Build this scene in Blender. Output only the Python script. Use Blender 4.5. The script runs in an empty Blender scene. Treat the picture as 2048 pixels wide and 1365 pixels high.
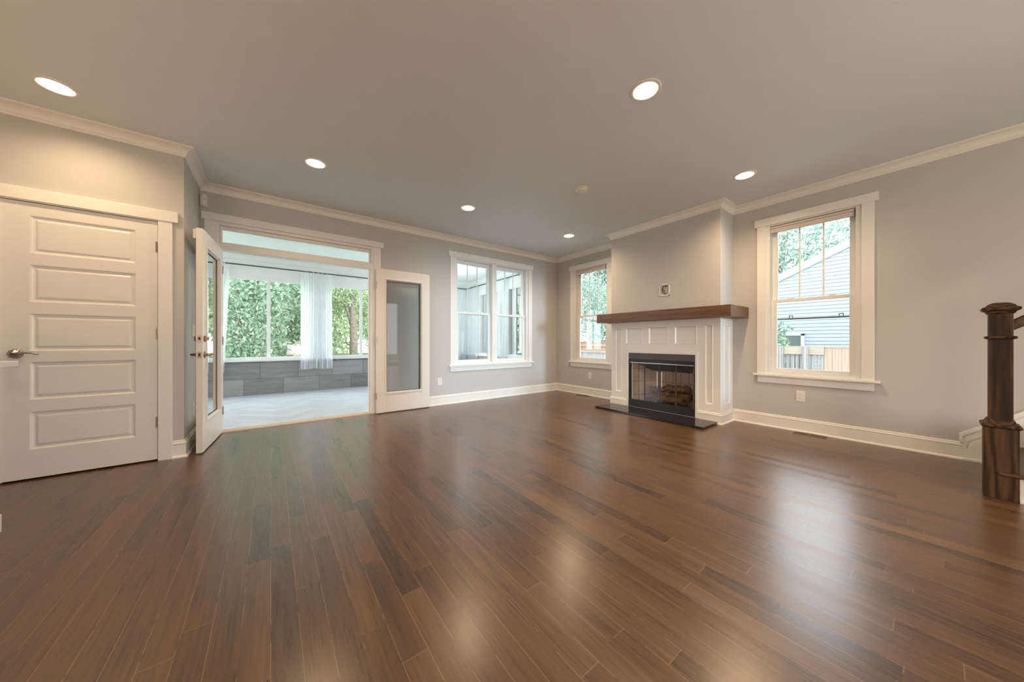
import bpy, bmesh, math, random
from mathutils import Vector, Matrix
R = math.radians
S = bpy.context.scene
COL = S.collection

# ------------------------------------------------------------------ camera, world, exposure
cam_d = bpy.data.cameras.new('camera'); cam = bpy.data.objects.new('camera', cam_d); COL.objects.link(cam)
cam.location = (0, 0, 1.017); cam.rotation_euler = (R(90), 0, R(-37.01))
cam_d.sensor_width = 36; cam_d.lens = 11.25; cam_d.clip_start = 0.05; cam_d.clip_end = 400
S.camera = cam
W = bpy.data.worlds.new('overcast_sky'); S.world = W; W.use_nodes = True
bg = W.node_tree.nodes['Background']
bg.inputs[0].default_value = (0.90, 0.95, 1.0, 1); bg.inputs[1].default_value = 6.5
S.view_settings.view_transform = 'Standard'; S.view_settings.look = 'None'
S.view_settings.exposure = 0.12; S.view_settings.gamma = 1.0
S.view_settings.use_curve_mapping = False
S.cycles.max_bounces = 10; S.cycles.diffuse_bounces = 5; S.cycles.glossy_bounces = 4
S.cycles.transparent_max_bounces = 24; S.cycles.transmission_bounces = 6
S.cycles.caustics_reflective = False; S.cycles.caustics_refractive = False
S.cycles.sample_clamp_indirect = 6.0

CAN_W = [8.0, 24, 11, 11, 17, 17]          # watts of the recessed lamps
CAN_COL = (1.0, 0.70, 0.42)
REAR_FILLS = [((-2.6, -1.4, 0.6), 135, (1.0, 0.70, 0.43)), ((1.2, -2.4, 0.6), 125, (1.0, 0.79, 0.60))]
UPLIGHTS = [((2.3, -1.7, 0.5), 38, (1.0, 0.93, 0.82)), ((-1.6, 2.3, 1.15), 17, (1.0, 0.66, 0.38))]      # unseen upward fill spots, added to brighten the ceiling

def lamp(name, loc, power, color, radius):
    d = bpy.data.lights.new(name, 'POINT'); d.energy = power; d.color = color; d.shadow_soft_size = radius
    o = bpy.data.objects.new(name, d); o.location = loc; COL.objects.link(o); return o
sun_d = bpy.data.lights.new('hazy_sun', 'SUN'); sun_d.energy = 1.7; sun_d.color = (0.50, 0.80, 1.0); sun_d.angle = R(7)
sun = bpy.data.objects.new('hazy_sun', sun_d); COL.objects.link(sun); sun.rotation_euler = Vector((0.030, 1.0, -0.05)).to_track_quat('-Z', 'Y').to_euler()
for p, w, c in REAR_FILLS:      # unseen fill lights added behind the camera for warm ambient light
    lamp('rear_fill_light', p, w, c, 0.45)
for p, w, c in UPLIGHTS:
    d = bpy.data.lights.new('up_fill_light', 'SPOT'); d.energy = w; d.color = c; d.spot_size = R(150); d.spot_blend = 0.8; d.shadow_soft_size = 0.2
    o = bpy.data.objects.new('up_fill_light', d); o.location = p; o.rotation_euler = (R(180), 0, 0); COL.objects.link(o)
for p, w in (((-1.5, 6.2, 2.1), 16), ((3.0, 6.2, 1.9), 46)):      # bodiless fill lights added to brighten the sunroom
    lamp('sunroom_fill_light', p, w, (0.90, 0.97, 1.0), 0.25)

# ------------------------------------------------------------------ measured room
YA, XB, YC, XR = 4.755, 4.745, 3.985, -0.61      # back wall, right wall, closet wall, short return wall
CH = 2.715                                       # ceiling
XF, FY0, FY1 = 4.36, 1.578, 3.135                # chimney front plane and its two sides
YS, XS, CS = 7.72, 4.35, 2.61                    # sunroom back wall, right wall, ceiling
YAo, XBo = YA + 0.14, XB + 0.14                  # outer faces

# ------------------------------------------------------------------ materials
MATS = {}
def nt(name):
    m = bpy.data.materials.new(name); m.use_nodes = True
    t = m.node_tree; return m, t, t.nodes['Principled BSDF']
def N(t, k, **kw):
    n = t.nodes.new(k)
    for a, b in kw.items():
        setattr(n, a, b)
    return n
def math_node(t, op, a, b=None, c=None):
    n = N(t, 'ShaderNodeMath', operation=op)
    for i, v in enumerate((a, b, c)):
        if v is None: continue
        if isinstance(v, (int, float)): n.inputs[i].default_value = v
        else: t.links.new(v, n.inputs[i])
    return n.outputs[0]
def ramp(t, fac, stops):
    r = N(t, 'ShaderNodeValToRGB'); e = r.color_ramp.elements
    while len(e) < len(stops): e.new(0.5)
    for x, (p, c) in zip(e, stops): x.position = p; x.color = (*c, 1)
    t.links.new(fac, r.inputs[0]); return r.outputs[0]
def coords(t, kind='Object', scale=(1, 1, 1)):
    tc = N(t, 'ShaderNodeTexCoord'); mp = N(t, 'ShaderNodeMapping'); mp.inputs['Scale'].default_value = scale
    t.links.new(tc.outputs[kind], mp.inputs[0]); return mp.outputs[0]
def noise(t, vec, scale, detail=3, rough=0.5):
    n = N(t, 'ShaderNodeTexNoise'); n.inputs['Scale'].default_value = scale; n.inputs['Detail'].default_value = detail
    n.inputs['Roughness'].default_value = rough
    t.links.new(vec, n.inputs['Vector']); return n.outputs[0]
def bump(t, bsdf, height, strength, dist=0.01):
    b = N(t, 'ShaderNodeBump'); b.inputs['Strength'].default_value = strength; b.inputs['Distance'].default_value = dist
    t.links.new(height, b.inputs['Height']); t.links.new(b.outputs[0], bsdf.inputs['Normal'])
def plain(name, col, rough=0.5, metal=0.0, var=0.04, vscale=6, bmp=0.0, bscale=200, spec=0.5):
    m, t, p = nt(name)
    p.inputs['Roughness'].default_value = rough; p.inputs['Metallic'].default_value = metal
    p.inputs['Specular IOR Level'].default_value = spec
    v = coords(t)
    f = noise(t, v, vscale)
    c = ramp(t, f, [(0.25, [x * (1 - var) for x in col]), (0.75, [min(1, x * (1 + var)) for x in col])])
    t.links.new(c, p.inputs['Base Color'])
    if bmp: bump(t, p, noise(t, v, bscale, 2), bmp, 0.002)
    MATS[name] = m; return m
plain('wall_paint', (0.54, 0.52, 0.495), 0.75, var=0.012, bmp=0.05)
plain('ceiling_paint', (0.72, 0.755, 0.80), 0.9, var=0.01, spec=0.2)
plain('trim_white', (0.83, 0.805, 0.77), 0.35, var=0.01)
plain('door_white', (0.80, 0.77, 0.73), 0.33, var=0.01)
plain('vinyl_white', (0.80, 0.81, 0.80), 0.35, var=0.01)
plain('plastic_white', (0.78, 0.76, 0.73), 0.35, var=0.01)
plain('sun_wall', (0.80, 0.83, 0.81), 0.7, var=0.015)
plain('sun_ceiling', (0.88, 0.90, 0.90), 0.8, var=0.01)
plain('shade_cloth', (0.66, 0.60, 0.56), 0.8, var=0.02)
plain('slot_dark', (0.02, 0.018, 0.016), 0.6)
plain('shadow_black', (0.01, 0.009, 0.008), 0.8)
plain('nickel', (0.46, 0.41, 0.35), 0.28, 1.0, var=0.06)
plain('bronze', (0.36, 0.27, 0.20), 0.30, 1.0, var=0.08)
plain('steel', (0.55, 0.54, 0.52), 0.3, 1.0)
plain('rod_black', (0.03, 0.04, 0.04), 0.5)
plain('threshold_oak', (0.55, 0.40, 0.28), 0.45, var=0.08, vscale=20)
plain('fire_black', (0.022, 0.020, 0.019), 0.38, 0.3, var=0.1)
plain('fire_grey', (0.085, 0.080, 0.075), 0.45, 0.3, var=0.06)
plain('fire_soot', (0.035, 0.025, 0.018), 0.8, var=0.3)
plain('quartz', (0.82, 0.82, 0.81), 0.2, var=0.02)
plain('trunk_bark', (0.20, 0.16, 0.13), 0.95, var=0.4, vscale=14, bmp=0.5, bscale=30)
plain('iron_hook', (0.10, 0.10, 0.10), 0.6)
plain('shed_wall', (0.42, 0.38, 0.37), 0.8, var=0.02)
plain('shed_roof', (0.45, 0.43, 0.42), 0.85, var=0.06)
plain('house_trim', (0.38, 0.40, 0.42), 0.6, var=0.01)
plain('roof_shingle', (0.30, 0.31, 0.32), 0.9, var=0.15, vscale=20)
plain('rubber_tab', (0.10, 0.11, 0.12), 0.6)
plain('lawn', (0.16, 0.22, 0.09), 0.95, var=0.35, vscale=3)
plain('oak_vent', (0.15, 0.085, 0.045), 0.45, var=0.1)
plain('house_pane', (0.10, 0.115, 0.115), 0.15)
plain('cable_black', (0.015, 0.013, 0.012), 0.5)
plain('box_grey', (0.42, 0.38, 0.35), 0.6)

def emit(name, col, strength):
    m, t, p = nt(name); p.inputs['Base Color'].default_value = (*col, 1)
    p.inputs['Emission Color'].default_value = (*col, 1); p.inputs['Emission Strength'].default_value = strength
    MATS[name] = m
emit('lamp_lens', (1.0, 0.95, 0.88), 2.6)

def glass(name, tint=(1, 1, 1), ior=1.45):
    m, t, p = nt(name); t.nodes.remove(p)
    out = t.nodes['Material Output']; mix = N(t, 'ShaderNodeMixShader'); tr = N(t, 'ShaderNodeBsdfTransparent'); gl = N(t, 'ShaderNodeBsdfGlossy')
    tr.inputs[0].default_value = (*tint, 1); gl.inputs['Roughness'].default_value = 0.02
    fr = N(t, 'ShaderNodeFresnel'); fr.inputs[0].default_value = ior
    t.links.new(fr.outputs[0], mix.inputs[0]); t.links.new(tr.outputs[0], mix.inputs[1]); t.links.new(gl.outputs[0], mix.inputs[2])
    t.links.new(mix.outputs[0], out.inputs[0]); MATS[name] = m
glass('pane_glass', (0.94, 0.98, 0.97))
glass('fire_glass', (0.90, 0.85, 0.79))

def sheer():
    m, t, p = nt('sheer_cloth'); t.nodes.remove(p); out = t.nodes['Material Output']
    tr = N(t, 'ShaderNodeBsdfTransparent'); df = N(t, 'ShaderNodeBsdfDiffuse'); tl = N(t, 'ShaderNodeBsdfTranslucent')
    df.inputs[0].default_value = (0.93, 0.95, 0.97, 1); tl.inputs[0].default_value = (0.93, 0.95, 0.97, 1)
    a = N(t, 'ShaderNodeMixShader'); a.inputs[0].default_value = 0.6
    t.links.new(df.outputs[0], a.inputs[1]); t.links.new(tl.outputs[0], a.inputs[2])
    v = coords(t, scale=(60, 60, 1)); f = noise(t, v, 1.0, 2)
    k = math_node(t, 'MULTIPLY_ADD', f, 0.10, 0.72)
    b = N(t, 'ShaderNodeMixShader'); t.links.new(k, b.inputs[0])
    t.links.new(tr.outputs[0], b.inputs[1]); t.links.new(a.outputs[0], b.inputs[2]); t.links.new(b.outputs[0], out.inputs[0])
    MATS['sheer_cloth'] = m
sheer()

def wood_floor():
    m, t, p = nt('oak_planks')
    tc = N(t, 'ShaderNodeTexCoord'); sx = N(t, 'ShaderNodeSeparateXYZ'); t.links.new(tc.outputs['Object'], sx.inputs[0])
    x, y = sx.outputs[0], sx.outputs[1]
    u = math_node(t, 'DIVIDE', x, 0.083); row = math_node(t, 'FLOOR', u); fu = math_node(t, 'FRACT', u)
    wn = N(t, 'ShaderNodeTexWhiteNoise', noise_dimensions='1D'); t.links.new(row, wn.inputs['W'])
    rl = math_node(t, 'MULTIPLY_ADD', wn.outputs[0], 0.7, 0.55)                 # plank length of the row
    off = math_node(t, 'MULTIPLY', wn.outputs[0], 37.7)
    v = math_node(t, 'ADD', math_node(t, 'DIVIDE', y, rl), off); pl = math_node(t, 'FLOOR', v); fv = math_node(t, 'FRACT', v)
    cb = N(t, 'ShaderNodeCombineXYZ'); t.links.new(row, cb.inputs[0]); t.links.new(pl, cb.inputs[1])
    w2 = N(t, 'ShaderNodeTexWhiteNoise', noise_dimensions='2D'); t.links.new(cb.outputs[0], w2.inputs['Vector'])
    tone = w2.outputs[0]
    # grain: stretched noise, shifted per plank
    mp = N(t, 'ShaderNodeMapping'); mp.inputs['Scale'].default_value = (95, 4.0, 1)
    t.links.new(tc.outputs['Object'], mp.inputs[0])
    add = N(t, 'ShaderNodeVectorMath', operation='ADD'); sc = N(t, 'ShaderNodeVectorMath', operation='SCALE'); sc.inputs['Scale'].default_value = 31.0
    t.links.new(w2.outputs['Color'], sc.inputs[0]); t.links.new(mp.outputs[0], add.inputs[0]); t.links.new(sc.outputs[0], add.inputs[1])
    g = N(t, 'ShaderNodeTexNoise'); g.inputs['Scale'].default_value = 1.0; g.inputs['Detail'].default_value = 5; g.inputs['Roughness'].default_value = 0.62
    g.inputs['Distortion'].default_value = 0.25
    t.links.new(add.outputs[0], g.inputs['Vector'])
    g2 = N(t, 'ShaderNodeTexNoise'); g2.inputs['Scale'].default_value = 0.10; g2.inputs['Detail'].default_value = 3
    t.links.new(add.outputs[0], g2.inputs['Vector'])
    base = ramp(t, tone, [(0.0, (0.082, 0.039, 0.016)), (0.3, (0.104, 0.050, 0.021)), (0.7, (0.120, 0.058, 0.024)), (1.0, (0.144, 0.071, 0.030))])
    # a few very dark boards
    dark = math_node(t, 'LESS_THAN', tone, 0.06)
    mx0 = N(t, 'ShaderNodeMix', data_type='RGBA'); t.links.new(math_node(t, 'MULTIPLY', dark, 0.18), mx0.inputs[0]); t.links.new(base, mx0.inputs[6]); mx0.inputs[7].default_value = (0.035, 0.022, 0.016, 1)
    gr = ramp(t, g.outputs[0], [(0.28, (0.46, 0.44, 0.42)), (0.46, (0.92, 0.91, 0.90)), (0.72, (1.30, 1.27, 1.24))])
    mx = N(t, 'ShaderNodeMix', data_type='RGBA', blend_type='MULTIPLY'); mx.inputs[0].default_value = 1.0
    t.links.new(mx0.outputs[2], mx.inputs[6]); t.links.new(gr, mx.inputs[7])
    blot = ramp(t, g2.outputs[0], [(0.25, (0.66, 0.64, 0.63)), (0.5, (1, 1, 1)), (0.8, (1.12, 1.1, 1.08))])
    mxb = N(t, 'ShaderNodeMix', data_type='RGBA', blend_type='MULTIPLY'); mxb.inputs[0].default_value = 1.0
    t.links.new(mx.outputs[2], mxb.inputs[6]); t.links.new(blot, mxb.inputs[7])
    # pale joints: dust and bevel highlights put into the colour
    e1 = math_node(t, 'MINIMUM', fu, math_node(t, 'SUBTRACT', 1.0, fu))
    e2 = math_node(t, 'MULTIPLY', math_node(t, 'MINIMUM', fv, math_node(t, 'SUBTRACT', 1.0, fv)), math_node(t, 'DIVIDE', rl, 0.083))
    seam = math_node(t, 'LESS_THAN', math_node(t, 'MINIMUM', e1, e2), 0.012)
    jn = noise(t, coords(t, scale=(2, 2, 2)), 3.0, 3)
    jm = math_node(t, 'MULTIPLY', seam, math_node(t, 'MULTIPLY', math_node(t, 'GREATER_THAN', jn, 0.44), 0.75))
    mx2 = N(t, 'ShaderNodeMix', data_type='RGBA'); t.links.new(jm, mx2.inputs[0]); t.links.new(mxb.outputs[2], mx2.inputs[6]); mx2.inputs[7].default_value = (0.30, 0.19, 0.11, 1)
    t.links.new(mx2.outputs[2], p.inputs['Base Color'])
    rg = math_node(t, 'ADD', math_node(t, 'MULTIPLY', g.outputs[0], 0.08), math_node(t, 'MULTIPLY_ADD', tone, 0.05, 0.235))
    t.links.new(rg, p.inputs['Roughness']); p.inputs['Specular IOR Level'].default_value = 0.75; p.inputs['Coat Weight'].default_value = 0.25; p.inputs['Coat Roughness'].default_value = 0.24
    hgt = math_node(t, 'ADD', math_node(t, 'MULTIPLY', g.outputs[0], 0.35), math_node(t, 'SUBTRACT', math_node(t, 'MULTIPLY', tone, 0.3), math_node(t, 'MULTIPLY', seam, 0.8)))
    bump(t, p, hgt, 0.10, 0.002)
    MATS['oak_planks'] = m
wood_floor()

def wood(name, dark, mid, light, axis, scale=1.0, rough=0.4, contrast=0.5, spec=0.5):
    """stained oak with the grain running along axis (0 x, 1 y, 2 z)"""
    m, t, p = nt(name); s = [26 * scale] * 3; s[axis] = 2.4 * scale
    v = coords(t, scale=s)
    w = N(t, 'ShaderNodeTexWave', wave_type='RINGS', rings_direction='XYZ'[axis]); w.inputs['Scale'].default_value = 0.35
    w.inputs['Distortion'].default_value = 9.0; w.inputs['Detail'].default_value = 3; w.inputs['Detail Scale'].default_value = 0.9
    t.links.new(v, w.inputs['Vector'])
    n = noise(t, v, 1.6, 5, 0.65)
    f = math_node(t, 'ADD', math_node(t, 'MULTIPLY', w.outputs[1], contrast), math_node(t, 'MULTIPLY', n, 1 - contrast))
    c = ramp(t, f, [(0.22, dark), (0.5, mid), (0.82, light)])
    t.links.new(c, p.inputs['Base Color']); p.inputs['Roughness'].default_value = rough; p.inputs['Specular IOR Level'].default_value = spec
    bump(t, p, f, 0.12, 0.002); MATS[name] = m
wood('newel_oak', (0.012, 0.007, 0.005), (0.052, 0.025, 0.012), (0.105, 0.052, 0.025), 2, 1.5, 0.55, 0.45, 0.3)
wood('rail_oak', (0.016, 0.009, 0.005), (0.070, 0.034, 0.016), (0.125, 0.065, 0.030), 1, 1.0, 0.38, 0.4)
wood('mantel_oak', (0.085, 0.040, 0.019), (0.140, 0.070, 0.034), (0.20, 0.105, 0.055), 1, 1.0, 0.42, 0.25)
wood('log_bark', (0.03, 0.018, 0.010), (0.12, 0.07, 0.038), (0.30, 0.19, 0.11), 1, 2.2, 0.9, 0.3)
wood('fence_new', (0.25, 0.17, 0.125), (0.31, 0.22, 0.17), (0.36, 0.27, 0.21), 2, 0.6, 0.85, 0.3)
wood('fence_orange', (0.30, 0.17, 0.105), (0.37, 0.23, 0.16), (0.42, 0.29, 0.22), 2, 0.6, 0.85, 0.3)
wood('fence_old', (0.14, 0.135, 0.13), (0.22, 0.21, 0.205), (0.29, 0.28, 0.27), 2, 0.6, 0.9, 0.3)
wood('fence_tan', (0.21, 0.18, 0.13), (0.27, 0.24, 0.19), (0.31, 0.28, 0.23), 1, 0.6, 0.9, 0.3)

def granite():
    m, t, p = nt('black_granite'); v = coords(t)
    f = noise(t, v, 160, 3, 0.7); c = ramp(t, f, [(0.40, (0.012, 0.012, 0.013)), (0.62, (0.028, 0.027, 0.027)), (0.72, (0.13, 0.12, 0.11))])
    t.links.new(c, p.inputs['Base Color']); p.inputs['Roughness'].default_value = 0.10; MATS['black_granite'] = m
granite()

def firebrick():
    m, t, p = nt('refractory_panel'); 
    b = N(t, 'ShaderNodeTexBrick'); b.inputs['Scale'].default_value = 1.0; b.inputs['Brick Width'].default_value = 0.11; b.inputs['Row Height'].default_value = 0.20
    b.inputs['Mortar Size'].default_value = 0.006; b.offset = 0.0
    b.inputs['Color1'].default_value = (0.60, 0.52, 0.44, 1); b.inputs['Color2'].default_value = (0.55, 0.47, 0.40, 1); b.inputs['Mortar'].default_value = (0.30, 0.25, 0.21, 1)
    tc = N(t, 'ShaderNodeTexCoord'); sx = N(t, 'ShaderNodeSeparateXYZ'); t.links.new(tc.outputs['Object'], sx.inputs[0])
    cb = N(t, 'ShaderNodeCombineXYZ'); t.links.new(math_node(t, 'ADD', sx.outputs[0], sx.outputs[1]), cb.inputs[0]); t.links.new(sx.outputs[2], cb.inputs[1])
    t.links.new(cb.outputs[0], b.inputs['Vector']); t.links.new(b.outputs[0], p.inputs['Base Color']); p.inputs['Roughness'].default_value = 0.9
    MATS['refractory_panel'] = m
firebrick()

def tile_mat(name, col, var, rough, axis_scale):
    m, t, p = nt(name)
    a = N(t, 'ShaderNodeVertexColor', layer_name='tone'); s = N(t, 'ShaderNodeSeparateColor'); t.links.new(a.outputs[0], s.inputs[0])
    v = coords(t, scale=axis_scale); f = noise(t, v, 1.0, 5, 0.6)
    k = math_node(t, 'ADD', math_node(t, 'MULTIPLY', f, 0.55), math_node(t, 'MULTIPLY', s.outputs[0], 0.45))
    c = ramp(t, k, [(0.25, [x * (1 - var) for x in col]), (0.75, [x * (1 + var) for x in col])])
    t.links.new(c, p.inputs['Base Color']); p.inputs['Roughness'].default_value = rough; MATS[name] = m
tile_mat('knee_tile', (0.28, 0.28, 0.278), 0.30, 0.55, (3, 3, 16))
tile_mat('floor_tile', (0.50, 0.53, 0.56), 0.10, 0.42, (5, 5, 5))
plain('grout', (0.10, 0.10, 0.10), 0.9)
plain('grout_pale', (0.42, 0.44, 0.45), 0.9)

def siding():
    m, t, p = nt('lap_siding'); tc = N(t, 'ShaderNodeTexCoord'); sx = N(t, 'ShaderNodeSeparateXYZ'); t.links.new(tc.outputs['Object'], sx.inputs[0])
    n = noise(t, coords(t, scale=(1, 1, 4)), 2.0, 2)
    c = ramp(t, n, [(0.3, (0.235, 0.265, 0.295)), (0.7, (0.26, 0.29, 0.32))]); t.links.new(c, p.inputs['Base Color']); p.inputs['Roughness'].default_value = 0.6
    MATS['lap_siding'] = m
siding()

def leaf(name, c1, c2, c3):
    m, t, p = nt(name); t.nodes.remove(p); out = t.nodes['Material Output']
    a = N(t, 'ShaderNodeVertexColor', layer_name='tone'); s = N(t, 'ShaderNodeSeparateColor'); t.links.new(a.outputs[0], s.inputs[0])
    c = ramp(t, s.outputs[0], [(0.0, c1), (0.55, c2), (1.0, c3)])
    d = N(t, 'ShaderNodeBsdfDiffuse'); tl = N(t, 'ShaderNodeBsdfTranslucent'); mix = N(t, 'ShaderNodeMixShader'); mix.inputs[0].default_value = 0.40
    t.links.new(c, d.inputs[0]); t.links.new(c, tl.inputs[0]); t.links.new(d.outputs[0], mix.inputs[1]); t.links.new(tl.outputs[0], mix.inputs[2])
    t.links.new(mix.outputs[0], out.inputs[0]); MATS[name] = m
leaf('leaf_green', (0.15, 0.23, 0.15), (0.32, 0.43, 0.31), (0.66, 0.74, 0.60))
leaf('leaf_yellow', (0.24, 0.32, 0.18), (0.46, 0.54, 0.34), (0.74, 0.78, 0.56))
leaf('leaf_grey', (0.15, 0.22, 0.19), (0.28, 0.37, 0.32), (0.55, 0.64, 0.57))

# ------------------------------------------------------------------ mesh helpers
class MB:
    def __init__(s): s.v = []; s.f = []; s.xf = None
    def add(s, vs, fs):
        n = len(s.v); s.v += [tuple(s.xf(*p)) if s.xf else tuple(p) for p in vs]; s.f += [tuple(i + n for i in f) for f in fs]
    def box(s, x0, x1, y0, y1, z0, z1):
        x0, x1 = sorted((x0, x1)); y0, y1 = sorted((y0, y1)); z0, z1 = sorted((z0, z1))
        s.add([(x0, y0, z0), (x1, y0, z0), (x1, y1, z0), (x0, y1, z0), (x0, y0, z1), (x1, y0, z1), (x1, y1, z1), (x0, y1, z1)],
              [(3, 2, 1, 0), (4, 5, 6, 7), (0, 1, 5, 4), (1, 2, 6, 5), (2, 3, 7, 6), (3, 0, 4, 7)]); return s
    def ring(s, u0, u1, z0, z1, l, r, b, t, d0, d1):
        s.box(u0, u0 + l, d0, d1, z0, z1); s.box(u1 - r, u1, d0, d1, z0, z1); 
        if b: s.box(u0 + l, u1 - r, d0, d1, z0, z0 + b)
        if t: s.box(u0 + l, u1 - r, d0, d1, z1 - t, z1)
        return s
    def quad(s, a, b, c, d): s.add([a, b, c, d], [(0, 1, 2, 3)]); return s
    def loops(s, rings, cap0=True, cap1=True):
        n = len(rings[0]); vs = [p for r in rings for p in r]; fs = []
        for i in range(len(rings) - 1):
            for j in range(n):
                k = (j + 1) % n; fs.append((i * n + j, i * n + k, (i + 1) * n + k, (i + 1) * n + j))
        if cap0: fs.append(tuple(range(n - 1, -1, -1)))
        if cap1: fs.append(tuple((len(rings) - 1) * n + j for j in range(n)))
        s.add(vs, fs); return s
    def lathe(s, c, axis, prof, seg=32, cap0=True, cap1=True):
        """prof: (distance along axis, radius)"""
        a = Vector(axis).normalized(); u = a.orthogonal().normalized(); w = a.cross(u); c = Vector(c)
        rings = [[tuple(c + a * d + (u * math.cos(2 * math.pi * k / seg) + w * math.sin(2 * math.pi * k / seg)) * r) for k in range(seg)] for d, r in prof]
        return s.loops(rings, cap0, cap1)
    def tube(s, pts, rad, seg=10, flat=1.0):
        pts = [Vector(p) for p in pts]; rings = []; up = None
        for i, p in enumerate(pts):
            d = (pts[min(i + 1, len(pts) - 1)] - pts[max(i - 1, 0)]).normalized()
            if up is None: up = d.orthogonal().normalized()
            up = (up - d * up.dot(d)).normalized(); w = d.cross(up)
            r = rad[i] if isinstance(rad, (list, tuple)) else rad
            rings.append([tuple(p + (up * math.cos(2 * math.pi * k / seg) + w * flat * math.sin(2 * math.pi * k / seg)) * r) for k in range(seg)])
        return s.loops(rings)
    def prism(s, poly, axis, a, b):
        """poly: 2-D points in the two other axes (in order), extruded from a to b along axis"""
        def p3(q, t):
            return {0: (t, q[0], q[1]), 1: (q[0], t, q[1]), 2: (q[0], q[1], t)}[axis]
        return s.loops([[p3(q, a) for q in poly], [p3(q, b) for q in poly]])
    def build(s, name, mat, parent=None, bev=0.0, smooth=False, seg=2, recalc=True):
        me = bpy.data.meshes.new(name); me.from_pydata(s.v, [], s.f)
        if recalc:
            bm = bmesh.new(); bm.from_mesh(me); bmesh.ops.recalc_face_normals(bm, faces=bm.faces); bm.to_mesh(me); bm.free()
        me.materials.append(MATS[mat]); o = bpy.data.objects.new(name, me); COL.objects.link(o)
        if parent is not None: o.parent = parent
        if smooth:
            for p in me.polygons: p.use_smooth = True
        if bev:
            b = o.modifiers.new('bevel', 'BEVEL'); b.width = bev; b.segments = seg; b.limit_method = 'ANGLE'; b.angle_limit = R(40); b.harden_normals = False
        return o
def MBX(*boxes):
    m = MB()
    for b in boxes: m.box(*b)
    return m
def tag(o, label, cat, group=None, kind=None):
    o['label'] = label; o['category'] = cat
    if group: o['group'] = group
    if kind: o['kind'] = kind
    return o
def empty(name, loc=(0, 0, 0), rz=0.0):
    o = bpy.data.objects.new(name, None); o.empty_display_size = 0.1; o.location = loc; o.rotation_euler = (0, 0, rz); COL.objects.link(o); return o
def copy_tree(o, parent=None):
    c = o.copy(); COL.objects.link(c)
    if parent is not None: c.parent = parent
    for ch in list(o.children): copy_tree(ch, c)
    return c
def smooth_angle(o, a=35):
    o.data.shade_smooth() if hasattr(o.data, 'shade_smooth') else None
    return o
def cells(u0, u1, z0, z1, holes):
    us = sorted({u0, u1, *[h[0] for h in holes], *[h[1] for h in holes]}); zs = sorted({z0, z1, *[h[2] for h in holes], *[h[3] for h in holes]})
    us = [u for u in us if u0 <= u <= u1]; zs = [z for z in zs if z0 <= z <= z1]
    for a, b in zip(us, us[1:]):
        run = None
        for c, d in zip(zs, zs[1:]):
            solid = not any(h[0] < (a + b) / 2 < h[1] and h[2] < (c + d) / 2 < h[3] for h in holes)
            if solid: run = (run[0], d) if run else (c, d)
            if (not solid or d == zs[-1]) and run: yield a, b, run[0], run[1]; run = None
def wall(name, axis, c0, c1, u0, u1, z0, z1, holes, mat):
    m = MB()
    for a, b, c, d in cells(u0, u1, z0, z1, holes):
        m.box(a, b, c0, c1, c, d) if axis == 'y' else m.box(c0, c1, a, b, c, d)
    return m.build(name, mat)
def struct(o, label=None, cat=None):
    o['kind'] = 'structure'
    if label: o['label'] = label; o['category'] = cat
    return o

# ------------------------------------------------------------------ room shell
fl = MBX((-6.0, XBo, -4.5, YA + 0.02, -0.06, 0.0)).build('floor', 'oak_planks'); struct(fl, 'dark brown oak plank floor of the empty living room', 'floor')

LIGHTS = [(-1.143, 3.532), (2.024, 1.185), (0.341, 3.565), (2.007, 3.592), (3.83, 3.56), (3.87, 1.18)]
def ceiling():
    m = MB(); h = 0.13; hs = [(x - h, x + h, y - h, y + h) for x, y in LIGHTS]
    for a, b, c, d in cells(-6.0, XBo, -4.5, YAo, hs): m.quad((a, c, CH), (b, c, CH), (b, d, CH), (a, d, CH))
    n = 40
    for x, y in LIGHTS:
        def sq(k):
            t = 2 * math.pi * k / n; cx, sy = math.cos(t), math.sin(t); q = h / max(abs(cx), abs(sy)); return (x + cx * q, y + sy * q, CH)
        def ci(k): t = 2 * math.pi * k / n; return (x + 0.085 * math.cos(t), y + 0.085 * math.sin(t), CH)
        for k in range(n): m.quad(sq(k), sq(k + 1), ci(k + 1), ci(k))
    return m.build('ceiling', 'ceiling_paint')
struct(ceiling(), 'flat painted ceiling with six recessed lamps', 'ceiling')
struct(MBX((-6.0, XBo, -4.5, YAo, CH + 0.16, CH + 0.24)).build('trim_1', 'ceiling_paint'), 'floor deck above the ceiling cavity', 'deck')

W1 = (2.408, 3.970); W2 = (3.477, 4.273); W3 = (0.452, 1.236); WZ = (0.605, 2.395)
DO = (-0.462, 1.126)                                                     # french door opening
struct(wall('wall_back', 'y', YA, YAo, XR - 0.12, XBo, 0, CH + 0.16, [(*DO, -1, 2.30), (*W1, *WZ)], 'wall_paint'), 'pale grey back wall holding the french doors and double window', 'wall')
struct(wall('wall_right', 'x', XB, XBo, -4.5, YAo, 0, CH + 0.16, [(*W2, *WZ), (*W3, *WZ)], 'wall_paint'), 'pale greige wall on the right behind the fireplace and stairs', 'wall')
struct(wall('wall_left', 'y', YC, YC + 0.12, -6.0, XR, 0, CH + 0.16, [(-1.545, -0.755, -1, 2.04)], 'wall_paint'), 'closet wall around the five panel door', 'wall')
struct(wall('wall_return', 'x', XR - 0.12, XR, YC + 0.12, YA, 0, CH + 0.16, [], 'wall_paint'), 'short return wall between closet wall and back wall', 'wall')
struct(wall('wall_rear', 'y', -4.64, -4.5, -6.0, XBo, 0, CH + 0.16, [(1.55, 4.35, 0.1, 2.62)], 'wall_paint'), 'wall behind the camera with a wide glazed opening', 'wall')
struct(wall('wall_kitchen', 'x', -6.14, -6.0, -4.64, YC + 0.12, 0, CH + 0.16, [], 'wall_paint'), 'far kitchen wall to the left of the camera', 'wall')
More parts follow.
